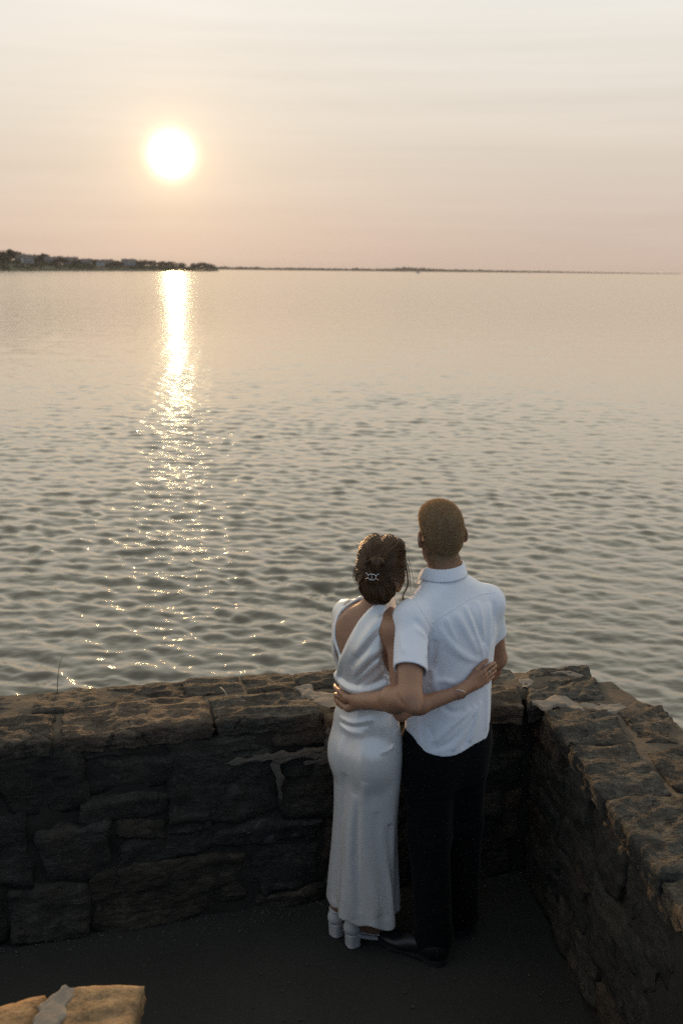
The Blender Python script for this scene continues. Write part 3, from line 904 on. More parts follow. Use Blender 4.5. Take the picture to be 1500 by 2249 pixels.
    fill_rows(FR, 1.52, 3.55, 0.0, .79, rng, M_FACE, wr)
    # corner and right-hand capstones
    caps = [([(.775, 3.80), (1.10, 3.86), (1.125, 4.21), (.83, 4.15)], .852, M_CAP, 1), ([(.58, 3.99), (.765, 4.02), (.775, 4.17), (.57, 4.15)], .846, M_CAPPALE, 2),
            ([(.60, 3.80), (.760, 3.79), (.765, 3.99), (.59, 3.965)], .846, M_CAP, 3)]
    for c, z, m, sd in caps:
        cap_slab(c, z, .075, 200 + sd, m, wr, relief=.014, res=.012)
    rs = [(.155, .47, -.018, .25, .853), (.12, .47, .28, .485, .848), (.49, .86, -.020, .22, .856), (.50, .84, .255, .49, .846), (.875, 1.31, -.018, .30, .858), (.885, 1.28, .33, .49, .848),
          (1.325, 1.80, -.018, .27, .852), (1.33, 1.75, .30, .49, .85), (1.83, 2.4, -.03, .49, .852), (2.43, 3.0, -.03, .49, .85), (3.03, 3.55, -.03, .49, .85)]
    for i, (s0, s1, t0, t1, z) in enumerate(rs):
        slab_st(FR, s0, s1, t0, t1, z, .075, 230 + i, M_CAP, wr, relief=.011, rot=.55 + .2 * math.sin(i * 2.1))
    ribbon(P((.795, 3.815, .861), (.90, 3.812, .862), (1.00, 3.775, .861), (1.075, 3.745, .860), (1.165, 3.80, .857)), [.08, .10, .08, .10, .07], (0, 0, 1), .012, 11, M_PATCH, wr)
    ribbon(P((.795, 4.07, .860), (.800, 4.01, .862), (.790, 3.96, .86)), [.03, .06, .04], (0, 0, 1), .010, 12, M_PATCH, wr)
    ribbon(P((.93, 4.115, .862), (1.02, 4.11, .866), (1.09, 4.06, .862)), [.015, .03, .015], (0, 0, 1), .008, 13, M_PATCH, wr)

    wf = empty('stone_wall')
    tag(wf, 'end of a low tan-capped stone wall in the bottom left corner', 'wall')
    zf = 1.0
    cap_slab([(-.600, 1.40), (-.452, 1.42), (-.434, 1.940), (-.592, 1.932)], zf, .06, 301, M_SAND, wf, relief=.003, res=.010, edge=.006)
    cap_slab([(-1.25, 1.35), (-.655, 1.38), (-.650, 1.915), (-1.25, 1.68)], zf - .004, .06, 302, M_SAND, wf, relief=.003, res=.010, edge=.006)
    ribbon(P((-.622, 1.38, zf + .004), (-.622, 1.70, zf + .008), (-.622, 1.85, zf + .008), (-.612, 1.93, zf + .006)), [.07, .075, .07, .065], (0, 0, 1), .012, 21, M_PATCH, wf)
    v = [(x, y, z) for z in (-.1, .985) for x, y in ((-1.3, 1.45), (-.50, 1.45), (-.485, 1.89), (-1.3, 1.66))]
    mesh_obj('joint_mortar', v, [(0, 1, 5, 4), (1, 2, 6, 5), (2, 3, 7, 6), (3, 0, 4, 7), (4, 5, 6, 7)], M_MORTAR_DARK, wf, smooth=False)
    FE = Frame((-.478, 1.44), (0.04, 1), (-1, 0.04))
    FB = Frame((-.49, 1.905), (-0.81, -0.22), (0.22, -0.81))
    for fr_, L in ((FE, .44), (FB, .80)):
        z = 0.0
        while z < .92:
            h = rng.uniform(.12, .2); h = min(h, .935 - z)
            s = 0.0
            while s < L - .03:
                w_ = min(rng.uniform(.16, .3), L - s)
                if w_ > .05 and h > .04: rubble_stone(fr_, s + .008, s + w_ - .008, z + .006, z + h - .006, int(rng.integers(1e4)), M_FACE, wf, rng.normal(0, .03), .02)
                s += w_
            z += h


def build_unseen_upper_terrace():
    # unseen raised walk at the camera, added to block the low sky behind
    v = [(x, y, z) for z in (-.05, .97) for x, y in ((-3.4, -8), (1.5, -8), (1.5, 1.12), (-3.4, 1.12))]
    o = mesh_obj('unseen_upper_terrace', v, [(4, 5, 6, 7), (0, 1, 5, 4), (1, 2, 6, 5), (2, 3, 7, 6), (3, 0, 4, 7)], M_MORTAR_DARK, smooth=False)
    tag(o, 'unseen raised stone walk added behind the low terrace to block low sky light', kind='structure')


def build_ground():
    m, t = new_mat('worn_asphalt')
    p = t.n('ShaderNodeNewGeometry').outputs['Position']
    ag = t.n('ShaderNodeTexVoronoi', inp={'Vector': p, 'Scale': 140.0})
    fine = t.noise(p, 220.0, 3, 0.7)
    c = t.mix(t.noise(p, 2.2, 5, 0.6), (0.014, 0.014, 0.012), (0.036, 0.035, 0.029))
    c = t.mix(t.math('MULTIPLY', t.smooth(fine, 0.55, 0.8), 0.6), c, (0.075, 0.071, 0.060))
    c = t.mix(t.math('MULTIPLY', t.smooth(t.noise(p, 11.0, 4, 0.7), 0.66, 0.72), 0.7), c, (0.010, 0.010, 0.010))
    nb = bump(t, ag.outputs['Distance'], 0.5, 0.004)
    nb = bump(t, t.noise(p, 6.0, 4), 0.4, 0.01, nb)
    finish(t, principled(t, Base_Color=c, Roughness=0.88, Specular_IOR_Level=0.3, Normal=nb))
    # terrace sheet inside the walls, falling away as an embankment to the sea outside them
    xs = np.linspace(-3.4, 1.5, 100); ys = np.linspace(-8, 4.1, 200)
    X, Y = np.meshgrid(xs, ys, indexing='xy')
    Z = 0.006 * fbm(np.stack([X * 1.3, Y * 1.3, X * 0], -1), 3, 4)
    V = np.stack([X, Y, Z], -1).reshape(-1, 3)
    o = mesh_obj('terrace', V, np.ascontiguousarray(grid_faces(200, 100)), m)
    tag(o, 'dark worn asphalt terrace floor', kind='structure')
    rk = land_mat('embankment_rock', (0.05, 0.048, 0.042), (0.13, 0.12, 0.10), 0.8)
    ring = [(-3.45, -8.1), (1.55, -8.1), (1.62, 2.9), (1.32, 3.9), (0.95, 4.22), (-3.45, 3.25)]
    v, n = [], len(ring)
    cx, cy = -0.8, 0.0
    for k, z in ((1.0, -0.06), (1.10, -1.4), (1.28, -3.4)):
        v += [(cx + (x - cx) * k, cy + (y - cy) * k, z) for x, y in ring]
    f = [tuple(range(n))]
    for j in range(2):
        f += [(j*n + (i+1) % n, j*n + i, (j+1)*n + i, (j+1)*n + (i+1) % n) for i in range(n)]
    o = mesh_obj('embankment', v, f, rk, smooth=False)
    tag(o, 'rock embankment carrying the terrace above the water', kind='structure')
    # grit lying along the foot of the wall
    rng = np.random.default_rng(5)
    vs, fs, k = [], [], 0
    tet = np.array([(1, 0, -.4), (-.6, .9, -.4), (-.6, -.9, -.4), (.1, .1, .9)])
    for i in range(900):
        if rng.random() < .6:
            q = FL.w(rng.uniform(-1.6, .8), -abs(rng.normal(.03, .05)), 0)
            x, y = q[0], q[1]
        else:
            x, y = rng.uniform(-1.5, .85), rng.uniform(1.9, 3.5)
        s = rng.uniform(.0014, .0065)
        a = rng.uniform(0, 6.28)
        R = np.array([[math.cos(a), -math.sin(a), 0], [math.sin(a), math.cos(a), 0], [0, 0, 1]])
        vs.append((tet * rng.uniform(.7, 1.3, 3)) @ R.T * s + (x, y, .004))
        fs.append(np.array([(0, 2, 1), (0, 1, 3), (1, 2, 3), (2, 0, 3)]) + k); k += 4
    o = mesh_obj('grit', np.vstack(vs), np.vstack(fs), plain('grit_stone', (0.09, 0.085, 0.075), 0.9), smooth=False)
    tag(o, 'loose grit and crumbs of mortar on the terrace', kind='stuff')


def build_stems():
    def stem(name, pts, r, m, label, cat):
        P = np.array(pts, float)
        d = np.linspace(0, 1, 14)
        q = np.stack([np.interp(d, np.linspace(0, 1, len(P)), P[:, i]) for i in range(3)], -1)
        for _ in range(4): q[1:-1] = (q[:-2] + 2 * q[1:-1] + q[2:]) / 4
        vs, fs = [], []
        for i in range(len(q) - 1):
            v, f = cone_tube(q[i], q[i + 1], r * (1 - .7 * d[i]), r * (1 - .7 * d[i + 1]), 5)
            fs.append(f + 10 * i); vs.append(v)
        o = mesh_obj(name, np.vstack(vs), np.ascontiguousarray(np.vstack(fs)), m)
        return tag(o, label, cat)
    mg = plain('dry_grass', (0.10, 0.085, 0.05), 0.8)
    ms = plain('bleached_straw', (0.42, 0.38, 0.30), 0.7)
    stem('grass_stem', [(-1.180, 3.86, .80), (-1.176, 3.865, .90), (-1.165, 3.87, .97), (-1.150, 3.875, 1.01)], .0022, mg, 'thin dark grass stem rising behind the wall at the left', 'grass stem')
    stem('straw', [(-.500, 3.885, .872), (-.478, 3.83, .884), (-.455, 3.775, .876)], .0022, ms, 'pale straw lying across the wall capstones left of the couple', 'straw')


build_ground()
build_stems()
build_unseen_upper_terrace()
build_walls()
# ------------------------------------------------------------------ solid modelling on a distance grid
class Vol:
    def __init__(self, lo, hi, h):
        self.lo, self.h = np.array(lo, float), h
        self.n = np.ceil((np.array(hi, float) - self.lo) / h).astype(int) + 1
        self.ax = [(self.lo[i] + h * np.arange(self.n[i])).astype(np.float32) for i in range(3)]
        self.S = np.full(tuple(self.n), 1.0, np.float32)

    def box(self, lo, hi):
        a = np.clip(np.floor((np.array(lo) - self.lo) / self.h).astype(int), 0, self.n - 1)
        b = np.clip(np.ceil((np.array(hi) - self.lo) / self.h).astype(int) + 1, 1, self.n)
        sl = tuple(slice(a[i], max(b[i], a[i] + 1)) for i in range(3))
        return sl, (self.ax[0][sl[0]][:, None, None], self.ax[1][sl[1]][None, :, None], self.ax[2][sl[2]][None, None, :])

    def add(self, prim, k=0.02):
        fn, lo, hi = prim
        m = k + 3 * self.h
        sl, P = self.box(np.array(lo) - m, np.array(hi) + m)
        d = fn(*P).astype(np.float32)
        self.S[sl] = smin(self.S[sl], d, k)

    def cut(self, prim, k=0.006):
        fn, lo, hi = prim
        m = k + 3 * self.h
        sl, P = self.box(np.array(lo) - m, np.array(hi) + m)
        d = fn(*P).astype(np.float32)
        self.S[sl] = -smin(-self.S[sl], d, k)

    def keep(self, fn, k=0.004):
        sl, P = self.box(self.lo, self.lo + self.n * self.h)
        self.S = -smin(-self.S, (-fn(*P)).astype(np.float32) + np.zeros_like(self.S), k)

    def push(self, pts, amp, w):
        """raise (amp>0) or press (amp<0) the surface along a polyline, fading out at its ends"""
        pts = np.array(pts, float)
        if getattr(self, '_acc', None) is None:
            self._acc = np.zeros_like(self.S)
        sl, (X, Y, Z) = self.box(pts.min(0) - 2.6 * w, pts.max(0) + 2.6 * w)
        best = None
        n = len(pts) - 1
        for i in range(n):
            p0, d = pts[i], pts[i + 1] - pts[i]
            t = np.clip(((X - p0[0]) * d[0] + (Y - p0[1]) * d[1] + (Z - p0[2]) * d[2]) / (d @ d + 1e-12), 0, 1)
            q = (X - p0[0] - t * d[0]) ** 2 + (Y - p0[1] - t * d[1]) ** 2 + (Z - p0[2] - t * d[2]) ** 2
            u = (i + t) / n
            g = np.sqrt(np.clip(4 * u * (1 - u), 0.0, 1)) * np.exp(-q / (w * w))
            best = g if best is None else np.maximum(best, g)
        self._acc[sl] += (amp * best).astype(np.float32)

    def settle(self):
        if getattr(self, '_acc', None) is not None:
            self.S -= self._acc.astype(np.float32)
            self._acc = None

    def sample(self, p):
        q = (np.asarray(p, float) - self.lo) / self.h
        i = np.clip(np.floor(q).astype(int), 0, self.n - 2)
        f = np.clip(q - i, 0, 1)
        r = 0
        for a in (0, 1):
            for b in (0, 1):
                for c in (0, 1):
                    wt = (f[..., 0] if a else 1 - f[..., 0]) * (f[..., 1] if b else 1 - f[..., 1]) * (f[..., 2] if c else 1 - f[..., 2])
                    r = r + wt * self.S[i[..., 0] + a, i[..., 1] + b, i[..., 2] + c]
        return r

    def grad(self, p):
        e = self.h
        p = np.asarray(p, float)
        g = np.stack([self.sample(p + np.eye(3)[i] * e) - self.sample(p - np.eye(3)[i] * e) for i in range(3)], -1) / (2 * e)
        return g / (np.linalg.norm(g, axis=-1, keepdims=True) + 1e-6)

    def snap(self, p, off=0.0, it=8):
        p = np.array(p, float)
        for _ in range(it):
            p = p - self.grad(p) * (self.sample(p) - off)[..., None] * 0.9
        return p

    def mesh(self, name, m, parent=None, smooth_it=1):
        S = self.S
        ins = S < 0
        cnt = np.zeros(tuple(self.n - 1), np.int8)
        for a in (0, 1):
            for b in (0, 1):
                for c in (0, 1):
                    cnt += ins[a:a + self.n[0] - 1, b:b + self.n[1] - 1, c:c + self.n[2] - 1]
        act = np.argwhere((cnt > 0) & (cnt < 8))
        idx = np.full(tuple(self.n - 1), -1, np.int32)
        idx[act[:, 0], act[:, 1], act[:, 2]] = np.arange(len(act))
        acc = np.zeros((len(act), 3)); num = np.zeros(len(act))
        cor = [(a, b, c) for a in (0, 1) for b in (0, 1) for c in (0, 1)]
        val = {c: S[act[:, 0] + c[0], act[:, 1] + c[1], act[:, 2] + c[2]].astype(np.float64) for c in cor}
        for c0 in cor:
            for ax in range(3):
                if c0[ax] == 0:
                    c1 = list(c0); c1[ax] = 1; c1 = tuple(c1)
                    v0, v1 = val[c0], val[c1]
                    x = (v0 < 0) != (v1 < 0)
                    t = np.where(x, v0 / np.where(x, v0 - v1, 1), 0)
                    p = np.array(c0, float)[None] + t[:, None] * np.eye(3)[ax]
                    acc += np.where(x[:, None], p, 0); num += x
        V = self.lo + (act + acc / num[:, None]) * self.h
        quads = []
        for ax in range(3):
            b, c = (ax + 1) % 3, (ax + 2) % 3
            s0 = [slice(None)] * 3; s1 = [slice(None)] * 3
            s0[ax] = slice(0, -1); s1[ax] = slice(1, None)
            i0, i1 = ins[tuple(s0)], ins[tuple(s1)]
            e = np.argwhere(i0 != i1)
            ok = (e[:, b] > 0) & (e[:, c] > 0) & (e[:, b] < self.n[b] - 1) & (e[:, c] < self.n[c] - 1)
            e = e[ok]
            def cell(db, dc):
                q = e.copy(); q[:, b] -= db; q[:, c] -= dc
                return idx[q[:, 0], q[:, 1], q[:, 2]]
            q = np.stack([cell(1, 1), cell(0, 1), cell(0, 0), cell(1, 0)], -1)
            flip = ~i0[e[:, 0], e[:, 1], e[:, 2]]
            q[flip] = q[flip][:, ::-1]
            quads.append(q)
        Q = np.vstack(quads)
        Q = Q[(Q >= 0).all(1)]
        # light relaxation removes the grid's stair pattern
        for _ in range(smooth_it):
            A = np.concatenate([Q[:, [0, 1, 2, 3]].ravel(), Q[:, [1, 2, 3, 0]].ravel()])
            B = np.concatenate([Q[:, [1, 2, 3, 0]].ravel(), Q[:, [0, 1, 2, 3]].ravel()])
            k = np.maximum(np.bincount(A, minlength=len(V)), 1)
            V = 0.5 * V + 0.5 * np.stack([np.bincount(A, V[B, i], len(V)) for i in range(3)], -1) / k[:, None]
        o = mesh_obj(name, V, np.ascontiguousarray(Q), m, parent)
        return o


def smin(a, b, k):
    if k <= 0: return np.minimum(a, b)
    h = np.clip(0.5 + 0.5 * (b - a) / k, 0, 1)
    return b * (1 - h) + a * h - k * h * (1 - h)


def cone(p0, p1, r0, r1=None):
    p0, p1 = np.array(p0, float), np.array(p1, float)
    r1 = r0 if r1 is None else r1
    d = p1 - p0; L = d @ d + 1e-12
    def fn(X, Y, Z):
        t = np.clip(((X - p0[0]) * d[0] + (Y - p0[1]) * d[1] + (Z - p0[2]) * d[2]) / L, 0, 1)
        q = (X - p0[0] - t * d[0]) ** 2 + (Y - p0[1] - t * d[1]) ** 2 + (Z - p0[2] - t * d[2]) ** 2
        return np.sqrt(q) - (r0 + (r1 - r0) * t)
    R = max(r0, r1)
    return fn, np.minimum(p0, p1) - R, np.maximum(p0, p1) + R


def polytube(pts, r0, r1):
    """one tube along a polyline, its radius running from r0 to r1"""
    P = np.array(pts, float)
    n = len(P) - 1
    def fn(X, Y, Z):
        best = None
        for i in range(n):
            p0, d = P[i], P[i + 1] - P[i]
            t = np.clip(((X - p0[0]) * d[0] + (Y - p0[1]) * d[1] + (Z - p0[2]) * d[2]) / (d @ d + 1e-12), 0, 1)
            q = np.sqrt((X - p0[0] - t * d[0]) ** 2 + (Y - p0[1] - t * d[1]) ** 2 + (Z - p0[2] - t * d[2]) ** 2) - (r0 + (r1 - r0) * (i + t) / n)
            best = q if best is None else np.minimum(best, q)
        return best
    R = max(r0, r1)
    return fn, P.min(0) - R, P.max(0) + R


def ell(c, r, M=None):
    c, r = np.array(c, float), np.array(r, float)
    M = np.eye(3) if M is None else np.array(M, float)      # columns = local axes
    def fn(X, Y, Z):
        x, y, z = X - c[0], Y - c[1], Z - c[2]
        q = [x * M[0, i] + y * M[1, i] + z * M[2, i] for i in range(3)]
        k0 = np.sqrt(sum((q[i] / r[i]) ** 2 for i in range(3)))
        k1 = np.sqrt(sum((q[i] / r[i] ** 2) ** 2 for i in range(3))) + 1e-9
        return k0 * (k0 - 1) / k1
    R = r.max()
    return fn, c - R, c + R


def catmull(z, zs, vs):
    zs, vs = np.array(zs, float), np.array(vs, float)
    m = np.gradient(vs, zs)
    i = np.clip(np.searchsorted(zs, z) - 1, 0, len(zs) - 2)
    h = zs[i + 1] - zs[i]
    t = np.clip((z - zs[i]) / h, 0, 1)
    return ((2*t**3 - 3*t**2 + 1) * vs[i] + (t**3 - 2*t**2 + t) * h * m[i] + (-2*t**3 + 3*t**2) * vs[i+1] + (t**3 - t**2) * h * m[i+1])


def loft(sec, grow=0.0, p=2.0, rad_fn=None):
    """sections (z, cx, cy, half width, half depth, yaw in degrees) swept into a body"""
    a = np.array(sec, float)
    z0, z1 = a[0, 0], a[-1, 0]
    def fn(X, Y, Z):
        zz = np.clip(Z, z0, z1).ravel().astype(float)
        cx, cy, ha, hb, yw = [catmull(zz, a[:, 0], a[:, i])[None, None, :] for i in range(1, 6)]
        ha, hb = ha + grow, hb + grow
        c, s = np.cos(np.radians(yw)), np.sin(np.radians(yw))
        u = (X - cx) * c + (Y - cy) * s
        v = -(X - cx) * s + (Y - cy) * c
        if rad_fn is not None:
            th = np.arctan2(v / hb, u / ha)
            k = rad_fn(th, Z)
        else:
            k = 1.0
        q = (np.abs(u / (ha * k)) ** p + np.abs(v / (hb * k)) ** p) ** (1 / p)
        d = (q - 1) * np.minimum(ha, hb) * 0.95
        return np.maximum(d, np.maximum(z0 - Z, Z - z1))
    R = a[:, 3:5].max() + abs(grow) + 0.06
    return fn, (a[:, 1].min() - R, a[:, 2].min() - R, z0), (a[:, 1].max() + R, a[:, 2].max() + R, z1)


def tube_mesh(paths, radii, sides=6, closed=False):
    """tubes along polylines; returns verts, faces"""
    Vs, Fs, n = [], [], 0
    for P, r in zip(paths, radii):
        P = np.asarray(P, float)
        T = np.gradient(P, axis=0)
        if closed:
            T = np.roll(P, -1, 0) - np.roll(P, 1, 0)
        T /= np.linalg.norm(T, axis=1)[:, None] + 1e-9
        ref = np.where(np.abs(T[:, 2:3]) > 0.9, [[1.0, 0, 0]], [[0, 0, 1.0]])
        U = np.cross(T, ref); U /= np.linalg.norm(U, axis=1)[:, None] + 1e-9
        W = np.cross(T, U)
        an = np.linspace(0, 2 * math.pi, sides, endpoint=False)
        r = np.broadcast_to(np.asarray(r, float), (len(P),))
        V = P[:, None] + r[:, None, None] * (np.cos(an)[None, :, None] * U[:, None] + np.sin(an)[None, :, None] * W[:, None])
        f = grid_faces(len(P), sides, True)
        if closed:
            a = (len(P) - 1) * sides + np.arange(sides); b = (len(P) - 1) * sides + (np.arange(sides) + 1) % sides
            f = np.vstack([f, np.stack([a, b, (np.arange(sides) + 1) % sides, np.arange(sides)], -1)])
        Vs.append(V.reshape(-1, 3)); Fs.append(f + n); n += len(P) * sides
    return np.vstack(Vs), np.ascontiguousarray(np.vstack(Fs))


def spline(pts, n=24):
    pts = np.array(pts, float)
    d = np.r_[0, np.cumsum(np.linalg.norm(np.diff(pts, axis=0), axis=1))]
    q = np.linspace(0, d[-1], n)
    return np.stack([catmull(q, d, pts[:, i]) for i in range(pts.shape[1])], -1) if len(pts) > 2 else np.linspace(pts[0], pts[1], n)


def rotz(a):
    c, s = math.cos(a), math.sin(a)
    return np.array([[c, -s, 0], [s, c, 0], [0, 0, 1.0]])


def rotx(a):
    c, s = math.cos(a), math.sin(a)
    return np.array([[1.0, 0, 0], [0, c, -s], [0, s, c]])


def roty(a):
    c, s = math.cos(a), math.sin(a)
    return np.array([[c, 0, s], [0, 1.0, 0], [-s, 0, c]])


def add_head(v, C, M, s=1.0, ear=1.0):
    """skull, jaw, nose, lips, eye sockets and ears; C head centre, M columns = right, forward, up"""
    L = lambda x, y, z: np.array(C) + M @ (np.array([x, y, z]) * s)
    E = lambda c, r, k, MM=None: v.add(ell(L(*c), np.array(r) * s, M if MM is None else M @ MM), k)
    E((0, -.014, .026), (.0745, .095, .090), .01)
    E((0, -.030, -.010), (.064, .070, .070), .02)
    E((0, .034, -.045), (.056, .060, .076), .03)
    E((0, .064, -.104), (.024, .022, .020), .025)
    for q in (-1, 1):
        v.add(cone(L(q * .055, .004, -.050), L(q * .020, .064, -.108), .016 * s, .013 * s), .03)
        E((q * .040, .062, -.030), (.022, .026, .020), .02)
    v.add(cone(L(-.034, .082, .020), L(.034, .082, .020), .011 * s), .02)
    v.add(cone(L(0, .086, .004), L(0, .110, -.034), .007 * s, .011 * s), .012)
    for q in (-1, 1):
        v.add(ell(L(q * .011, .098, -.038), np.array((.008, .010, .007)) * s, M), .008)
        v.cut(ell(L(q * .031, .101, .000), np.array((.016, .014, .010)) * s, M), .012)
    v.add(cone(L(-.018, .088, -.066), L(.018, .088, -.066), .006 * s), .008)
    v.add(cone(L(-.016, .086, -.077), L(.016, .086, -.077), .007 * s), .008)
    for q in (-1, 1):
        MM = rotz(q * .45) @ rotx(-.15)
        v.add(ell(L(q * .083 * ear, -.008, -.008), np.array((.0075, .021, .034)) * s, M @ MM), .006)
        v.add(ell(L(q * .080, -.002, -.030), np.array((.007, .011, .013)) * s, M @ MM), .008)
        v.cut(ell(L(q * (.083 * ear + .010), .002, -.006), np.array((.008, .010, .018)) * s, M @ MM), .006)


def eyes(parent, C, M, s, m_white, m_iris):
    for q in (-1, 1):
        c = np.array(C) + M @ (np.array([q * .031, .080, .000]) * s)
        bm = bmesh.new()
        bmesh.ops.create_uvsphere(bm, u_segments=14, v_segments=8, radius=.0125 * s)
        me = bpy.data.meshes.new('eye'); bm.to_mesh(me); bm.free()
        me.materials.append(m_white)
        o = bpy.data.objects.new('eye', me); o.location = c; COL.objects.link(o); o.parent = parent
        bm = bmesh.new()
        bmesh.ops.create_circle(bm, cap_ends=True, segments=14, radius=.0058 * s)
        me = bpy.data.meshes.new('iris'); bm.to_mesh(me); bm.free(); me.materials.append(m_iris)
        i = bpy.data.objects.new('iris', me); COL.objects.link(i); i.parent = o
        d = Vector(M[:, 1])
        i.matrix_local = Matrix.Translation(d * .0126 * s) @ d.to_track_quat('Z', 'Y').to_matrix().to_4x4()


def add_hand(v, wrist, knuck, side, palm_n, fingers, thumb, s=1.0, rw=.026, rk=.012):
    """palm between wrist and four knuckles, then each finger as its own jointed chain"""
    wrist = np.array(wrist, float)
    for i, kp in enumerate(knuck):
        w0 = wrist + (np.array(knuck[i]) - np.mean(knuck, 0)) * 0.45
        v.add(cone(w0, kp, .0125 * s, .0105 * s), .012)
    for i, ch in enumerate(fingers):
        r = np.array([.0092, .0086, .0078, .0068]) * s * (0.92 if i == 3 else 1.0)
        pts = [knuck[i]] + list(ch)
        for j in range(len(pts) - 1):
            v.add(cone(pts[j], pts[j + 1], r[j], r[j + 1]), .0035 if j else .006)
    r = np.array([.0135, .0115, .0095, .0085]) * s
    for j in range(len(thumb) - 1):
        v.add(cone(thumb[j], thumb[j + 1], r[j], r[j + 1]), .010 if j == 0 else .004)
# ------------------------------------------------------------------ people
def skin_mat(name, col):
    m, t = new_mat(name)
    p = t.n('ShaderNodeNewGeometry').outputs['Position']
    c = t.mix(t.noise(p, 22.0, 4, 0.6), tuple(0.86 * x for x in col), tuple(1.12 * x for x in col))
    c = t.mix(t.math('MULTIPLY', t.smooth(t.noise(p, 260.0, 2, 0.6), 0.55, 0.8), 0.25), c, (col[0] * 0.8, col[1] * 0.62, col[2] * 0.55))
    nb = bump(t, t.noise(p, 420.0, 3, 0.6), 0.25, 0.0012)
    finish(t, principled(t, Base_Color=c, Roughness=0.48, Subsurface_Weight=0.12, Subsurface_Radius=(0.012, 0.005, 0.0025), Subsurface_Scale=1.0, Specular_IOR_Level=0.4, Normal=nb))
    return m


def cloth_mat(name, col, rough, weave, sheen=0.3, spec=0.3, bd=0.0008, var=0.05):
    m, t = new_mat(name)
    p = t.n('ShaderNodeNewGeometry').outputs['Position']
    n1 = t.noise(p, 7.0, 4, 0.6)
    c = t.mix(n1, tuple(x * (1 - var) for x in col), tuple(min(0.95, x * (1 + var)) for x in col))
    cr = t.math('ABSOLUTE', t.math('SUBTRACT', t.noise(t.scaled(p, (1.0, 1.0, 0.5)), 7.0, 2, 0.5, 0.3), 0.5))
    nb = bump(t, t.noise(t.scaled(p, weave), 1.0, 3, 0.7), 0.35, bd)
    nb = bump(t, t.smooth(cr, 0.0, 0.16), 0.22, bd * 6, nb)
    nb = bump(t, t.noise(p, 34.0, 4, 0.6), 0.30, bd * 2.5, nb)
    finish(t, principled(t, Base_Color=c, Roughness=rough, Sheen_Weight=sheen, Sheen_Roughness=0.4, Specular_IOR_Level=spec, Normal=nb))
    return m


def satin_mat():
    m, t = new_mat('ivory_satin')
    p = t.n('ShaderNodeNewGeometry').outputs['Position']
    c = t.mix(t.noise(p, 5.0, 3), (0.72, 0.70, 0.66), (0.80, 0.78, 0.74))
    nb = bump(t, t.noise(t.scaled(p, (26, 26, 4)), 1.0, 3, 0.55, 0.6), 0.32, 0.005)
    cr = t.math('ABSOLUTE', t.math('SUBTRACT', t.noise(t.scaled(p, (1.0, 1.0, 0.3)), 7.0, 2, 0.5, 0.3), 0.5))
    nb = bump(t, t.smooth(cr, 0.0, 0.16), 0.20, 0.005, nb)
    nb = bump(t, t.noise(p, 300.0, 2), 0.15, 0.0005, nb)
    finish(t, principled(t, Base_Color=c, Roughness=0.24, Specular_IOR_Level=1.0, Metallic=0.2, Normal=nb))
    return m


def hair_mat(name, c1, c2, c3, rough=0.42, spec=0.6):
    m, t = new_mat(name)
    g = t.n('ShaderNodeNewGeometry')
    r = g.outputs['Random Per Island']
    p = g.outputs['Position']
    c = t.ramp(r, [(0.0, c1), (0.6, c2), (1.0, c3)])
    c = t.mix(t.math('MULTIPLY', t.noise(p, 60.0, 4, 0.7), 0.5), c, c1)
    nb = bump(t, t.noise(p, 500.0, 3, 0.7), 0.5, 0.002)
    b = principled(t, Base_Color=c, Roughness=rough, Specular_IOR_Level=spec, Normal=nb)
    tr = t.n('ShaderNodeBsdfTranslucent', inp={'Color': t.mix(1.0, c, (2.2, 1.7, 1.2), 'MULTIPLY')})
    mx = t.n('ShaderNodeMixShader', inp={0: 0.28, 1: b, 2: tr})
    finish(t, mx)
    return m


M_SKIN_M = skin_mat('tanned_skin', (0.33, 0.178, 0.106))
M_SKIN_W = skin_mat('suntanned_skin', (0.32, 0.168, 0.100))
M_SHIRT = cloth_mat('white_oxford_cotton', (0.76, 0.79, 0.84), 0.85, (900, 900, 900), 0.25, 0.2)
M_TROUSER = cloth_mat('black_trouser_wool', (0.0045, 0.0045, 0.005), 0.9, (700, 700, 700), 0.05, 0.1)
M_SATIN = satin_mat()
M_BLONDE = hair_mat('short_sandy_hair', (0.22, 0.155, 0.080), (0.32, 0.235, 0.130), (0.44, 0.335, 0.20), 0.5, 0.4)
M_BRUNETTE = hair_mat('brown_hair', (0.048, 0.023, 0.010), (0.125, 0.060, 0.023), (0.27, 0.145, 0.056), 0.38, 0.6)
M_LEATHER = plain('black_shoe_leather', (0.009, 0.009, 0.010), 0.38, 0.2, 30)
M_SOLE = plain('black_rubber_sole', (0.012, 0.012, 0.012), 0.8, 0.1, 30)
M_WHITE_LEATHER = plain('white_shoe_leather', (0.55, 0.54, 0.52), 0.5, 0.05, 30)
M_SILVER = plain('silver', (0.75, 0.73, 0.70), 0.22, 0.05, 40, Metallic=1.0)
M_EYEWHITE = plain('eye_white', (0.75, 0.72, 0.70), 0.15, 0.03)
M_IRIS = plain('brown_iris', (0.08, 0.045, 0.02), 0.1, 0.1)

YM, YW = 34.0, -39.0
def axes(deg):
    a = rad(deg)
    return np.array([math.cos(a), math.sin(a), 0]), np.array([-math.sin(a), math.cos(a), 0])
RM, FM = axes(YM)
RW, FW = axes(YW)

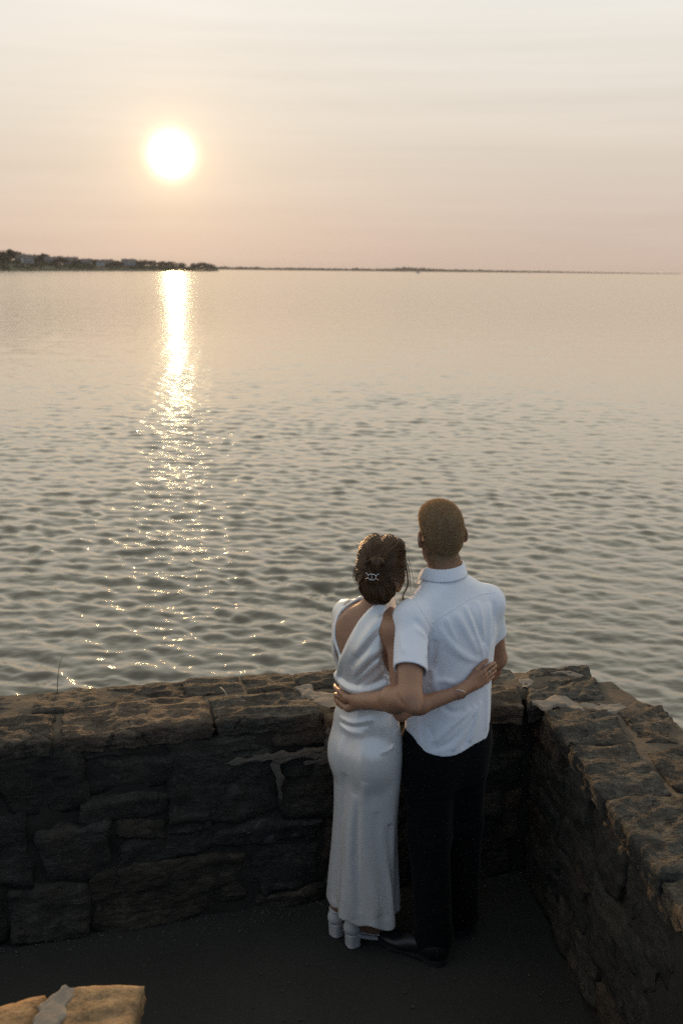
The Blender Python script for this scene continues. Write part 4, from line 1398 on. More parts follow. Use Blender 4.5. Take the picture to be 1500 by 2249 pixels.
MAN_T = [(.76, .415, 3.49, .105, .075, 38), (.85, .412, 3.487, .138, .094, 38), (.93, .412, 3.488, .140, .096, 37), (1.05, .415, 3.492, .148, .104, 36), (1.18, .418, 3.495, .158, .108, 35),
         (1.30, .415, 3.492, .174, .112, 34), (1.38, .410, 3.485, .168, .098, 34), (1.44, .400, 3.490, .120, .074, 34), (1.50, .385, 3.497, .062, .058, 30), (1.56, .375, 3.505, .052, .054, 25)]
M_SHL, M_ELL, M_WRL = np.array((.252, 3.365, 1.375)), np.array((.240, 3.140, 1.165)), np.array((0.094, 3.328, 1.070))
M_SHR, M_ELR, M_WRR = np.array((.550, 3.560, 1.370)), np.array((.608, 3.650, 1.112)), np.array((.570, 3.800, .915))
M_HEAD = np.array((.364, 3.520, 1.645))
M_HM = rotz(rad(17)) @ roty(rad(-3)) @ rotx(rad(-4))

WOM_T = [(.66, .108, 3.455, .118, .098, -38), (.78, .108, 3.457, .140, .104, -38), (.86, .106, 3.46, .144, .102, -38), (.95, .102, 3.462, .126, .090, -38), (1.03, .107, 3.461, .103, .077, -38),
         (1.12, .105, 3.463, .108, .081, -38), (1.22, .100, 3.466, .128, .094, -39), (1.30, .105, 3.466, .132, .082, -39), (1.355, .116, 3.466, .108, .064, -39), (1.40, .134, 3.467, .052, .050, -30), (1.44, .141, 3.472, .044, .047, -20)]
W_SHL, W_ELL_, W_WRL = np.array((.022, 3.570, 1.312)), np.array((.050, 3.660, 1.060)), np.array((.225, 3.655, 1.085))
W_SHR, W_ELR, W_WRR = np.array((.200, 3.362, 1.328)), np.array((.217, 3.240, 1.080)), np.array((0.426, 3.322, 1.110))
W_HEAD = np.array((.146, 3.488, 1.528))
W_HM = rotz(rad(-9)) @ roty(rad(2)) @ rotx(rad(-5))


def capped(prim, p, n):
    """a primitive cut off flat beyond the plane through p with outward normal n"""
    fn, lo, hi = prim
    p, n = np.array(p, float), np.array(n, float) / np.linalg.norm(n)
    def f(X, Y, Z):
        return np.maximum(fn(X, Y, Z), (X - p[0]) * n[0] + (Y - p[1]) * n[1] + (Z - p[2]) * n[2])
    return f, lo, hi


def poly_prism(poly, R, c0, front=None):
    """vertical outline in (along R, z) pushed straight through the body"""
    P = np.array(poly, float)
    def f(X, Y, Z):
        u = (X - c0[0]) * R[0] + (Y - c0[1]) * R[1] + 0 * Z
        v = Z + 0 * u
        d = np.full(u.shape, 1e9); inside = np.zeros(u.shape, bool)
        for i in range(len(P)):
            a, b = P[i], P[(i + 1) % len(P)]
            e = b - a
            t = np.clip(((u - a[0]) * e[0] + (v - a[1]) * e[1]) / (e @ e), 0, 1)
            d = np.minimum(d, (u - a[0] - t * e[0]) ** 2 + (v - a[1] - t * e[1]) ** 2)
            c = (a[1] > v) != (b[1] > v)
            inside ^= c & (u < (b[0] - a[0]) * (v - a[1]) / (b[1] - a[1] + 1e-12) + a[0])
        d = np.sqrt(d)
        d = np.where(inside, -d, d)
        if front is not None:
            w_ = (X - c0[0]) * front[0] + (Y - c0[1]) * front[1] + 0 * Z - .03
            d = np.maximum(d, w_)
        return d
    lo = np.array([c0[0] - .32, c0[1] - .32, P[:, 1].min()]); hi = np.array([c0[0] + .32, c0[1] + .32, P[:, 1].max()])
    return f, lo, hi


# ---- garments first: hands are laid on them
def shirt_volume():
    v = Vol((.13, 3.08, .78), (.72, 3.74, 1.58), .004)
    T = [(.76, .412, 3.487, .176, .126, 38), (.86, .412, 3.487, .178, .130, 38), (.95, .412, 3.489, .176, .128, 37), (1.05, .414, 3.492, .172, .124, 36), (1.18, .417, 3.495, .176, .124, 35),
         (1.30, .415, 3.492, .184, .122, 34), (1.38, .410, 3.486, .176, .108, 34), (1.44, .400, 3.490, .130, .086, 34), (1.50, .386, 3.498, .074, .072, 30)]
    v.add(loft(T, 0, 2.2), .0)
    nb = np.array((.386, 3.496, 1.455))
    for sh in (M_SHL, M_SHR):
        v.add(cone(nb, sh + (0, 0, .006), .042, .050), .045)
        v.add(ell(sh + (M_SHL - M_SHR) * (.01 if sh is M_SHL else -.01), (.055, .055, .055)), .04)
    ax = M_ELL - M_SHL; L = np.linalg.norm(ax); ax = ax / L
    hem = M_SHL + ax * L * .66
    v.add(capped(cone(M_SHL, M_SHL + ax * L * .9, .056, .063), hem, ax + np.array((-.12, 0, .05))), .03)
    axr = M_ELR - M_SHR; Lr = np.linalg.norm(axr); axr = axr / Lr
    v.add(capped(cone(M_SHR, M_SHR + axr * Lr * .85, .056, .058), M_SHR + axr * Lr * .56, axr), .03)
    v.cut(cone(hem - ax * .006, hem + ax * .06, .0520, .0535), .002)
    hr = M_SHR + axr * Lr * .56
    v.cut(cone(hr - axr * .006, hr + axr * .05, .0485, .0495), .002)
    # back folds drawn to the hand on his side, drag lines and bunching under it
    for pts, a, w_ in SHIRT_FOLDS:
        v.push(v.snap(spline(pts, 9)), a * 1.35, w_)
    v.settle()
    sl, (X, Y, Z) = v.box(v.lo, v.lo + v.n * v.h)
    v.S += (.0022 * vnoise_grid(v, (9, 9, 5), 3)).astype(np.float32)
    # shirt tail: longest at the back, rising to the side seams
    u = (X - .412) * RM[0] + (Y - 3.487) * RM[1]
    w_ = (X - .412) * FM[0] + (Y - 3.487) * FM[1]
    side = np.clip(np.abs(u) / .17, 0, 1)
    tail = .858 + .010 * side ** 2.2 + .012 * np.sin(u * 22 + .6)
    v.S = np.maximum(v.S, (tail - Z).astype(np.float32))
    return v


def vnoise_grid(v, f, seed):
    """low-frequency noise over a volume, computed coarsely and interpolated"""
    step = 5
    ax = [a[::step] for a in v.ax]
    G = np.stack(np.meshgrid(*ax, indexing='ij'), -1) * np.array(f)
    N = fbm(G, 2, seed)
    for i in range(3):
        pos = np.arange(v.n[i]) / step
        lo = np.clip(np.floor(pos).astype(int), 0, N.shape[i] - 1); hi = np.clip(lo + 1, 0, N.shape[i] - 1)
        t = (pos - lo).reshape([-1 if k == i else 1 for k in range(3)])
        N = np.take(N, lo, i) * (1 - t) + np.take(N, hi, i) * t
    return N


SHIRT_FOLDS = [
    ([(.350, 3.345, 1.352), (.385, 3.355, 1.30), (.44, 3.37, 1.235), (.51, 3.405, 1.195)], .005, .010), ([(.375, 3.352, 1.385), (.392, 3.358, 1.335), (.415, 3.363, 1.29)], .005, .008), ([(.50, 3.44, 1.415), (.512, 3.42, 1.36), (.522, 3.415, 1.30)], .005, .008),
    ([(.565, 3.49, 1.40), (.566, 3.475, 1.33), (.560, 3.46, 1.25)], -.006, .009), ([(.205, 3.27, 1.36), (.215, 3.225, 1.315), (.245, 3.205, 1.275)], .004, .009), ([(.30, 3.275, 1.33), (.29, 3.235, 1.29), (.27, 3.215, 1.26)], .005, .008),
    ([(.33, 3.352, 1.20), (.345, 3.35, 1.12), (.35, 3.35, 1.05)], .006, .010), ([(.37, 3.347, 1.05), (.41, 3.345, 1.02), (.46, 3.37, 1.02)], -.005, .009), ([(.45, 3.365, .87), (.475, 3.375, .91), (.50, 3.40, .96)], -.005, .008), ([(.33, 3.35, .97), (.345, 3.35, .92), (.35, 3.35, .87)], -.004, .009),
    ([(.442, 3.398, 1.413), (.478, 3.390, 1.345), (.505, 3.402, 1.275), (.533, 3.426, 1.200)], .010, .011), ([(.460, 3.398, 1.400), (.492, 3.395, 1.330), (.520, 3.412, 1.260), (.540, 3.43, 1.20)], -.007, .012),
    ([(.410, 3.371, 1.396), (.455, 3.374, 1.318), (.503, 3.401, 1.229)], .006, .013), ([(.548, 3.470, 1.402), (.548, 3.446, 1.309), (.545, 3.436, 1.206)], .007, .012),
    ([(.520, 3.415, 1.264), (.535, 3.428, 1.228), (.547, 3.442, 1.186)], .008, .007), ([(.345, 3.35, 1.33), (.40, 3.36, 1.27), (.48, 3.39, 1.205)], .004, .016),
    ([(.258, 3.284, 1.400), (.290, 3.282, 1.375), (.318, 3.304, 1.325)], -.006, .010), ([(.262, 3.27, 1.375), (.292, 3.275, 1.345), (.315, 3.30, 1.30)], .005, .010),
    ([(.340, 3.345, 1.300), (.335, 3.345, 1.241), (.326, 3.352, 1.185)], -.010, .010), ([(.320, 3.356, 1.131), (.368, 3.347, 1.144), (.419, 3.355, 1.132)], .006, .010),
    ([(.343, 3.36, .900), (.398, 3.345, .960), (.482, 3.385, 1.019)], .007, .011), ([(.411, 3.35, .870), (.451, 3.363, .938), (.504, 3.403, 1.022)], .008, .010),
    ([(.481, 3.376, .889), (.505, 3.395, .955), (.522, 3.419, 1.033)], .007, .010), ([(.292, 3.365, .992), (.298, 3.365, .930), (.305, 3.36, .888)], .006, .008),
    ([(.36, 3.35, .88), (.43, 3.35, .92), (.50, 3.39, .99)], -.005, .010), ([(.55, 3.45, .90), (.552, 3.45, 1.0), (.552, 3.45, 1.08)], .006, .012), ([(.57, 3.50, .88), (.575, 3.50, 1.0), (.572, 3.49, 1.12)], -.005, .012)]
DRESS_FOLDS = [
    ([(.160, 3.362, 1.280), (.112, 3.360, 1.235), (.050, 3.385, 1.135)], .011, .015), ([(.150, 3.365, 1.335), (.105, 3.365, 1.270), (.045, 3.39, 1.18)], -.007, .014), ([(.155, 3.375, 1.380), (.110, 3.372, 1.313), (.063, 3.376, 1.224)], .009, .018),
    ([(.145, 3.356, 1.233), (.105, 3.362, 1.178), (.057, 3.388, 1.117)], .007, .009), ([(.150, 3.358, 1.255), (.108, 3.362, 1.205), (.055, 3.388, 1.125)], -.006, .010), ([(.160, 3.36, 1.19), (.12, 3.36, 1.145), (.08, 3.378, 1.110)], .006, .010),
    ([(.000, 3.435, .955), (.050, 3.381, .958), (.125, 3.356, .985)], .005, .008), ([(.000, 3.432, .943), (.045, 3.383, .942), (.110, 3.358, .962)], -.004, .008), ([(.000, 3.428, .931), (.043, 3.382, .922), (.092, 3.355, .927)], .004, .009),
    ([(.151, 3.322, .866), (.176, 3.331, .871), (.207, 3.353, .879)], .003, .007), ([(.095, 3.322, .747), (.089, 3.344, .622), (.099, 3.339, .492), (.128, 3.326, .308), (.156, 3.324, .192)], .014, .017),
    ([(.019, 3.376, .754), (.009, 3.403, .548), (-.003, 3.410, .349), (-.010, 3.409, .190)], -.014, .014), ([(.195, 3.350, .56), (.200, 3.357, .444), (.210, 3.363, .323), (.218, 3.36, .16)], -.020, .014), ([(.055, 3.345, .68), (.045, 3.36, .52), (.05, 3.36, .36), (.062, 3.35, .17)], .010, .015), ([(.14, 3.325, .62), (.150, 3.33, .45), (.172, 3.33, .30), (.19, 3.33, .17)], -.010, .013), ([(.075, 3.335, .66), (.072, 3.35, .45), (.090, 3.345, .20)], -.008, .012)]
OPENING = [(-.078, 1.130), (-.090, 1.18), (-.100, 1.25), (-.110, 1.31), (-.116, 1.36), (-.100, 1.41), (-.05, 1.46), (.07, 1.46), (.056, 1.412), (.034, 1.383), (.010, 1.344), (-.006, 1.29), (-.024, 1.24), (-.050, 1.18)]


def dress_volumes():
    v = Vol((-.13, 3.22, .06), (.36, 3.74, 1.46), .004)
    def folds(th, Z):
        A = np.clip((.72 - Z) / .55, 0, 1) ** 1.3
        return 1 + A * (.070 * np.cos(5 * th + 1.2) + .055 * np.cos(8 * th - .4 + 1.5 * Z) + .018 * np.cos(13 * th + 2.0 - Z))
    T = [(.05, .098, 3.438, .152, .130, -38), (.25, .101, 3.444, .142, .121, -38), (.42, .104, 3.450, .133, .113, -38), (.58, .107, 3.454, .132, .108, -38), (.70, .108, 3.456, .138, .108, -38),
         (.78, .108, 3.457, .143, .110, -38), (.86, .106, 3.46, .145, .106, -38), (.95, .102, 3.462, .133, .097, -38), (1.03, .107, 3.461, .110, .084, -38), (1.08, .107, 3.462, .110, .084, -38)]
    v.add(loft(T, 0, 2.0, folds), .0)
    for q in (-1, 1):
        c = np.array((.107, 3.459, .80)) + RW * q * .058 - FW * .052
        v.add(ell(c, (.068, .060, .088), np.column_stack([RW, FW, (0, 0, 1)])), .05)
    # bodice: close over the ribs, cut away at the open back and the right armhole
    b = Vol((-.13, 3.22, .98), (.36, 3.74, 1.46), .004)
    b.add(loft([(z, x, y, a + .015, d + .015, w_) for z, x, y, a, d, w_ in WOM_T if z > 1.0], 0, 2.0), .0)
    b.add(cone((.126, 3.492, 1.392), W_SHL + (.006, .010, .006), .024, .042), .03)
    b.add(cone(W_SHL + (-.004, .004, .008), W_SHL + (-.006, -.002, -.13), .045, .042), .03)
    b.add(cone(W_SHL + (-.006, -.004, -.12), (.018, 3.53, 1.10), .042, .032), .03)
    c0 = (.104, 3.466)
    b.cut(poly_prism(OPENING, RW, c0, FW), .010)
    b.cut(poly_prism([(.075, 1.50), (.080, 1.42), (.098, 1.38), (.104, 1.33), (.102, 1.27), (.105, 1.215), (.112, 1.16), (.20, 1.13), (.26, 1.5)], RW, c0), .012)
    for pts, r0, r1 in DRESS_ROLLS:
        P = b.snap(spline(pts, 14), .002)
        for _ in range(3): P[1:-1] = (P[:-2] + 2 * P[1:-1] + P[2:]) / 4
        b.add(polytube(P, r0, r1), .012)
    sl, _ = v.box(b.lo, b.lo + b.n * b.h)
    for pts, a, w_ in DRESS_FOLDS:
        (b if np.mean([p[2] for p in pts]) > 1.06 else v).push((b if np.mean([p[2] for p in pts]) > 1.06 else v).snap(spline(pts, 7)), a, w_)
    b.settle(); v.settle()
    b.S += (.0015 * vnoise_grid(b, (14, 14, 8), 5)).astype(np.float32)
    # bring both into one skin
    X, Y, Z = [a.astype(np.float64) for a in v.ax]
    i0 = [int(round((b.lo[i] - v.lo[i]) / v.h)) for i in range(3)]
    n = [min(b.n[i], v.n[i] - i0[i]) for i in range(3)]
    q = tuple(slice(i0[i], i0[i] + n[i]) for i in range(3))
    v.S[q] = smin(v.S[q], b.S[:n[0], :n[1], :n[2]], .012)
    sl, (X, Y, Z) = v.box(v.lo, v.lo + v.n * v.h)
    hemz = .150 - .20 * (X - .10) + .006 * np.sin(X * 60) + .005 * np.sin(Y * 75)
    v.S = np.maximum(v.S, (hemz - Z).astype(np.float32))
    return v


DRESS_ROLLS = [
    ([(.182, 3.437, 1.432), (.144, 3.420, 1.412), (.116, 3.412, 1.391), (.073, 3.408, 1.344), (.048, 3.402, 1.290), (.027, 3.408, 1.225), (.004, 3.434, 1.150), (-.004, 3.455, 1.105)], .006, .012),
    ([(.060, 3.515, 1.395), (.030, 3.500, 1.360), (.006, 3.462, 1.300), (.000, 3.446, 1.235), (.000, 3.446, 1.165)], .006, .006),
    ([(.004, 3.466, 1.110), (.016, 3.432, 1.094), (.065, 3.385, 1.088), (.115, 3.367, 1.100), (.164, 3.372, 1.125)], .013, .019)]
DRESS_SEAMS = [[(.205, 3.385, 1.002), (.207, 3.364, .910), (.211, 3.347, .845), (.204, 3.350, .733), (.189, 3.351, .619), (.182, 3.349, .487), (.179, 3.344, .355), (.190, 3.338, .222), (.205, 3.345, .150)]]
SHIRT_SEAMS = [[(.330, 3.328, 1.368), (.368, 3.356, 1.392), (.411, 3.379, 1.410), (.455, 3.416, 1.427), (.511, 3.468, 1.433), (.575, 3.512, 1.431)],
               [(.257, 3.396, 1.425), (.275, 3.335, 1.425), (.300, 3.313, 1.405), (.317, 3.313, 1.381), (.337, 3.341, 1.328), (.344, 3.344, 1.276), (.340, 3.346, 1.235)]]
HAND_W = {'knuck': [(.515, 3.412, 1.160), (.520, 3.417, 1.141), (.518, 3.416, 1.122), (.508, 3.410, 1.107)],
          'fing': [[(.544, 3.438, 1.170), (.559, 3.460, 1.168), (.566, 3.473, 1.165)], [(.550, 3.446, 1.150), (.567, 3.475, 1.148), (.574, 3.497, 1.145)],
                   [(.548, 3.444, 1.131), (.565, 3.475, 1.129), (.572, 3.493, 1.126)], [(.538, 3.436, 1.110), (.552, 3.455, 1.113), (.561, 3.472, 1.113)]],
          'thumb': [(.465, 3.378, 1.140), (.490, 3.392, 1.170), (.512, 3.408, 1.186), (.529, 3.424, 1.198)]}
HAND_M = {'knuck': [(0.046, 3.397, 1.068), (0.038, 3.404, 1.048), (0.038, 3.404, 1.027), (0.046, 3.399, 1.008)],
          'fing': [[(0.022, 3.437, 1.066), (0.012, 3.467, 1.062), (0.012, 3.494, 1.058)], [(0.018, 3.442, 1.044), (0.010, 3.475, 1.040), (0.012, 3.505, 1.036)],
                   [(0.019, 3.442, 1.022), (0.010, 3.472, 1.018), (0.012, 3.500, 1.014)], [(0.026, 3.430, 1.000), (0.016, 3.455, 0.996), (0.014, 3.477, 0.994)]],
          'thumb': [(0.064, 3.384, 1.074), (0.048, 3.394, 1.084), (0.032, 3.412, 1.086)]}
def person_woman(dress, shirt):
    p = empty('person')
    tag(p, 'woman in a long ivory satin dress with her hair pinned up, seen from behind', 'person')
    b = Vol((-.10, 3.08, 0.0), (.60, 3.80, 1.70), .0042)
    b.add(loft(WOM_T, 0, 2.0), 0)
    up = np.array((0, 0, 1.0))
    MW = np.column_stack([RW, FW, up])
    for q in (-1, 1):
        b.add(ell(np.array((.107, 3.459, .80)) + RW * q * .052 - FW * .040, (.060, .052, .076), MW), .05)
        b.add(ell(np.array((.101, 3.466, 1.225)) + RW * q * .055 + FW * .070, (.050, .045, .052), MW), .03)
        if q < 0: b.add(ell(np.array((.106, 3.466, 1.285)) + RW * q * .062 - FW * .050, (.040, .018, .055), MW), .04)   # shoulder blades
    # neck and shoulders
    nb = np.array((.134, 3.465, 1.385))
    b.add(cone(nb, W_HEAD + W_HM @ np.array((0, -.012, -.06)), .046, .045), .03)
    for sh in (W_SHL, W_SHR):
        b.add(cone(nb - (0, 0, .025), sh + ((.01, .012, -.004) if sh is W_SHL else 0 * sh), .036, .040 if sh is W_SHR else .030), .04)
    b.cut(cone((.118, 3.425, 1.33), (.112, 3.375, 1.12), .004), .02)      # spine line
    # right arm round his back
    b.add(cone(W_SHR, W_ELR, .038, .031), .03)
    b.add(ell(W_SHR, (.045, .043, .046)), .03)
    mid = W_ELR * .68 + W_WRR * .32 + np.array((0, -.004, -.004))
    b.add(cone(W_ELR, mid, .030, .033), .02)
    b.add(cone(mid, W_WRR, .033, .022), .015)
    b.add(ell(W_ELR + np.array((.0, -.022, -.022)), (.013, .013, .013)), .025)
    b.add(ell(W_WRR + np.array((-.008, -.018, .010)), (.008, .008, .008)), .012)
    # right hand flat on his shirt, thumb uppermost, fingers folding round his side
    S = lambda q, off: shirt.snap(np.array([q]), off)[0]
    kn = [S(k, .013) for k in HAND_W['knuck']]
    fing = [[S(k, .009) for k in ch] for ch in HAND_W['fing']]
    th = [S(k, .011) for k in HAND_W['thumb']]
    b.add(cone(W_WRR, np.mean(kn, 0) * .55 + W_WRR * .45, .022, .017), .012)
    add_hand(b, W_WRR, kn, 1, None, fing, th, .92)
    # left arm folded in front
    b.add(cone(W_SHL + (.006, .008, -.004), W_ELL_, .032, .030), .02)
    b.add(cone(W_ELL_, W_WRL, .034, .022), .02)
    d = (W_WRL - W_ELL_) / np.linalg.norm(W_WRL - W_ELL_)
    kn2 = [W_WRL + d * .085 + up * (z - .03) for z in (.055, .036, .017, 0)]
    fg2 = [[k + d * .030 - FW * .004, k + d * .050 - FW * .012, k + d * .062 - FW * .024] for k in kn2]
    add_hand(b, W_WRL, kn2, 1, None, fg2, [W_WRL + d * .02 + up * .015, W_WRL + d * .055 + up * .045, W_WRL + d * .08 + up * .055, W_WRL + d * .098 + up * .060], .92)
    # head
    add_head(b, W_HEAD, W_HM, .94)
    # legs and feet in heels
    for (hx, hy), (kx, ky), heel, deg in (((.070, 3.478), (.062, 3.466), (-.022, 3.452), -50), ((.143, 3.432), (.122, 3.430), (.038, 3.392), -62)):
        R_, F_ = axes(deg)
        H = np.array((heel[0], heel[1], 0))
        an = H + F_ * .040 + up * .135
        b.add(cone((hx, hy, .74), (kx, ky, .44), .068, .048), .04)
        b.add(cone((kx, ky, .44), an * .35 + np.array((kx, ky, .44)) * .65 - F_ * .006, .046, .042), .03)
        b.add(cone(an * .35 + np.array((kx, ky, .44)) * .65 - F_ * .006, an, .042, .029), .03)
        b.add(cone(an, H + F_ * .026 + up * .085, .031, .026), .02)
        b.add(cone(an, H + F_ * .100 + up * .062, .030, .022), .02)
        b.add(cone(H + F_ * .028 + up * .082, H + F_ * .105 + up * .052, .023, .021), .02)
        b.add(cone(H + F_ * .100 + up * .055, H + F_ * .165 + up * .026, .024, .019), .02)
        for q in (-1, 1):
            b.add(cone(H + F_ * .125 + R_ * q * .012 + up * .036, H + F_ * .172 + R_ * q * .020 + up * .022, .018, .014), .02)
        for j, (o_, l_) in enumerate(((-.030, .205), (-.012, .215), (.004, .210), (.018, .200), (.031, .188))):
            o_ = o_ * (1 if deg > -55 else -1)
            b.add(cone(H + F_ * .172 + R_ * o_ * .85 + up * .018, H + F_ * l_ + R_ * o_ + up * .012, .010, .0075), .006)
    b.mesh('body', M_SKIN_W, p)
    eyes(p, W_HEAD, W_HM, .94, M_EYEWHITE, M_IRIS)
    dress.mesh('dress', M_SATIN, p, 2)
    # seams lie on the cloth
    for pts in DRESS_SEAMS:
        P = dress.snap(spline(pts, 60), -.0004)
        v, f = tube_mesh([P], [.0016], 5)
        mesh_obj('seam', v, f, M_SATIN, p)
    # block-heeled sandals
    for heel, deg in (((-.022, 3.452), -50), ((.038, 3.392), -62)):
        R_, F_ = axes(deg)
        H = np.array((heel[0], heel[1], 0))
        sh = empty('shoe'); sh.parent = p
        hv = Vol(H - (.09, .09, .004), H + (.09, .09, .15), .003)
        def blk(X, Y, Z, H=H, R_=R_, F_=F_):
            u = (X - H[0]) * R_[0] + (Y - H[1]) * R_[1]; w_ = (X - H[0]) * F_[0] + (Y - H[1]) * F_[1]
            k = 1 + .10 * np.clip((Z - .02) / .05, 0, 1)
            q = (np.abs(u / (.0275 * k)) ** 3.2 + np.abs((w_ - .028) / (.0275 * k)) ** 3.2) ** (1 / 3.2)
            return np.maximum((q - 1) * .026, np.maximum(.0 - Z, Z - .060))
        hv.add((blk, H + (-.06, -.06, 0), H + (.06, .06, .06)), 0)
        hv.mesh('heel', M_WHITE_LEATHER, sh)
        cv = Vol(H - (.09, .09, -.045), H + (.09, .09, .16), .003)
        cv.add(ell(H + F_ * .034 + up * .078, (.0315, .040, .034), np.column_stack([R_, F_, up])), 0)
        cv.add(cone(H + F_ * .022 + up * .085, H + F_ * .030 + up * .128, .028, .026), .02)
        cv.keep(lambda X, Y, Z: np.maximum(np.maximum(.060 - Z, (X - H[0]) * F_[0] + (Y - H[1]) * F_[1] - (.052 - (Z - .06) * .35)), Z - .128))
        cv.mesh('heel_cup', M_WHITE_LEATHER, sh)
        # sole running down to the toes
        n = 14
        V = []
        for i in range(n):
            t = i / (n - 1)
            w_ = H + F_ * (.02 + .195 * t) + up * (.060 * (1 - t) ** 1.6 * (1 - .25 * t) + .004)
            hw = .024 + .016 * math.sin(min(1, t * 1.15) * math.pi * .62) - .014 * max(0, t - .85) / .15
            for q, z in ((-1, 0), (1, 0), (1, -.008), (-1, -.008)):
                V.append(w_ + R_ * q * hw + up * z)
        F = [tuple(i * 4 + np.array((j, (j + 1) % 4, 4 + (j + 1) % 4, 4 + j))) for i in range(n - 1) for j in range(4)] + [(3, 2, 1, 0), tuple(4 * (n - 1) + np.arange(4))]
        mesh_obj('sole', V, [tuple(int(x) for x in f) for f in F], M_WHITE_LEATHER, sh)
        an = H + F_ * .040 + up * .120
        ring = [an + (R_ * math.cos(a) * .034 + F_ * math.sin(a) * .040) + up * (.006 * math.sin(a)) for a in np.linspace(0, 2 * math.pi, 26, endpoint=False)]
        v, f = tube_mesh([np.array(ring)], [.0038], 6, True)
        mesh_obj('ankle_strap', v, f, M_WHITE_LEATHER, sh)
        tp = H + F_ * .178 + up * .020
        arc = [tp + R_ * math.cos(a) * .042 + up * (math.sin(a) * .026 - .006) + F_ * -.01 * math.sin(a) for a in np.linspace(0, math.pi, 14)]
        v, f = tube_mesh([np.array(arc)], [.0045], 6)
        mesh_obj('toe_strap', v, f, M_WHITE_LEATHER, sh)
        sd = [H + F_ * .050 + up * .066 + R_ * .03 * (1 if deg < -55 else -1), H + F_ * .085 + up * .050 + R_ * .034 * (1 if deg < -55 else -1), H + F_ * .135 + up * .034 + R_ * .040 * (1 if deg < -55 else -1), H + F_ * .17 + up * .030 + R_ * .038 * (1 if deg < -55 else -1)]
        v, f = tube_mesh([spline(sd, 12)], [.0032], 6)
        mesh_obj('side_strap', v, f, M_WHITE_LEATHER, sh)
    # pinned-up hair
    L = lambda x, y, z: W_HEAD + W_HM @ (np.array([x, y, z]))
    hv = Vol(W_HEAD - (.15, .17, .16), W_HEAD + (.15, .15, .15), .0035)
    E = lambda c, r, k: hv.add(ell(L(*c), r, W_HM), k)
    E((0, -.018, .026), (.083, .100, .088), 0)
    E((-.026, .015, .052), (.055, .075, .062), .02); E((.030, .015, .052), (.055, .075, .062), .02)
    E((0, -.058, -.040), (.076, .052, .066), .03)
    E((.004, -.078, -.078), (.050, .040, .044), .025)
    hv.add(cone(L(-.008, -.106, -.012), L(-.004, -.116, .036), .026, .024), .016)
    hv.add(ell(L(-.004, -.112, .044), (.034, .022, .016), W_HM), .012)
    E((.066, .010, -.035), (.020, .045, .060), .025); E((-.066, .010, -.030), (.018, .045, .055), .025)
    hv.cut(ell(L(0, .115, -.045), (.072, .070, .105), W_HM), .01)
    hv.cut(cone(L(-.004, -.060, .125), L(0, .10, .122), .012), .02)           # parting
    hv.S += (.0018 * vnoise_grid(hv, (45, 45, 14), 8)).astype(np.float32)
    sl, (X, Y, Z) = hv.box(hv.lo, hv.lo + hv.n * hv.h)
    q = [(X - W_HEAD[0]) * W_HM[0, i] + (Y - W_HEAD[1]) * W_HM[1, i] + (Z - W_HEAD[2]) * W_HM[2, i] for i in range(3)]
    phi = np.arctan2(q[0] + .012, q[2] + .002)
    rr = np.sqrt((q[0] + .012) ** 2 + (q[2] + .002) ** 2)
    hv.S += (np.clip(rr / .06, 0, 1) * (.0012 * np.cos(9 * phi + 2.5 * np.sin(2 * phi) + 12 * q[1]) + .0010 * np.cos(17 * phi + 3 * np.sin(3 * phi) + 25 * q[1]))).astype(np.float32)
    hair = hv.mesh('hair', M_BRUNETTE, p)
    rng = np.random.default_rng(3)
    G = np.array((-.012, -.112, -.002))
    paths, radii = [], []
    def strand(pts, n=14, off=.0015, r=.0007, jit=.003, snap=True):
        q = spline(pts, n)
        q = q + rng.normal(0, jit, 3) + np.cumsum(rng.normal(0, jit * .18, q.shape), 0)
        wq = W_HEAD + q @ W_HM.T
        if snap: wq = hv.snap(wq, off + abs(rng.normal(0, .0012)), 5)
        paths.append(wq); radii.append(r * rng.uniform(.7, 1.3) * np.linspace(1, .5, n))
    for i in range(1100):                    # swept back from brow, crown and sides to the clip
        a = rng.uniform(-1, 1)
        s0 = np.array((.085 * a + rng.normal(0, .004), rng.uniform(-.02, .075) * (1 - .3 * abs(a)), .105 - .085 * a * a - rng.uniform(0, .015)))
        if rng.random() < .45:
            q = 1 if rng.random() < .5 else -1
            s0 = np.array((q * rng.uniform(.066, .088), rng.uniform(-.02, .055), rng.uniform(-.06, .05)))
        mid = (s0 + G) / 2 + np.array((s0[0] * .35, -.05, .02 + .3 * max(0, s0[2])))
        strand([s0, mid, G + rng.normal(0, .010, 3)])
    for i in range(600):                     # falling from the clip into the loose knot and tucking under
        q = rng.uniform(-1, 1)
        e = np.array((.004 + q * .040, -.085 + rng.normal(0, .012), -.112 + .02 * abs(q) + rng.normal(0, .006)))
        m_ = np.array((q * .062 + .004, -.112, -.060 + rng.normal(0, .01)))
        strand([G + np.array((q * .02, 0, -.01)), m_, e])
    for i in range(220):                     # nape hair combed up
        q = rng.uniform(-1, 1)
        strand([np.array((q * .055, -.055, -.105)), np.array((q * .070, -.085, -.060)), np.array((q * .05, -.105, -.02))])
    for i in range(260):                     # spiky fan of ends above the clip
        q = rng.uniform(-1, 1)
        strand([G + np.array((q * .012, -.006, .008)), np.array((-.006 + q * .022, -.126, .034)), np.array((-.006 + q * .046, -.132 + rng.normal(0, .004), .054 - .022 * abs(q) + rng.normal(0, .003)))], snap=False, jit=.0016, r=.0011)
    for i in range(13):                      # loose tendrils beside the face
        j = rng.normal(0, .003, 3)
        strand([np.array((.080, .035, .03)) + j, np.array((.094, .040, -.03)) + j, np.array((.098, .040, -.075)) + j, np.array((.084, .035, -.105)) + j, np.array((.088, .03, -.135)) + j * 2], 22, 0, .0008, .002, False)
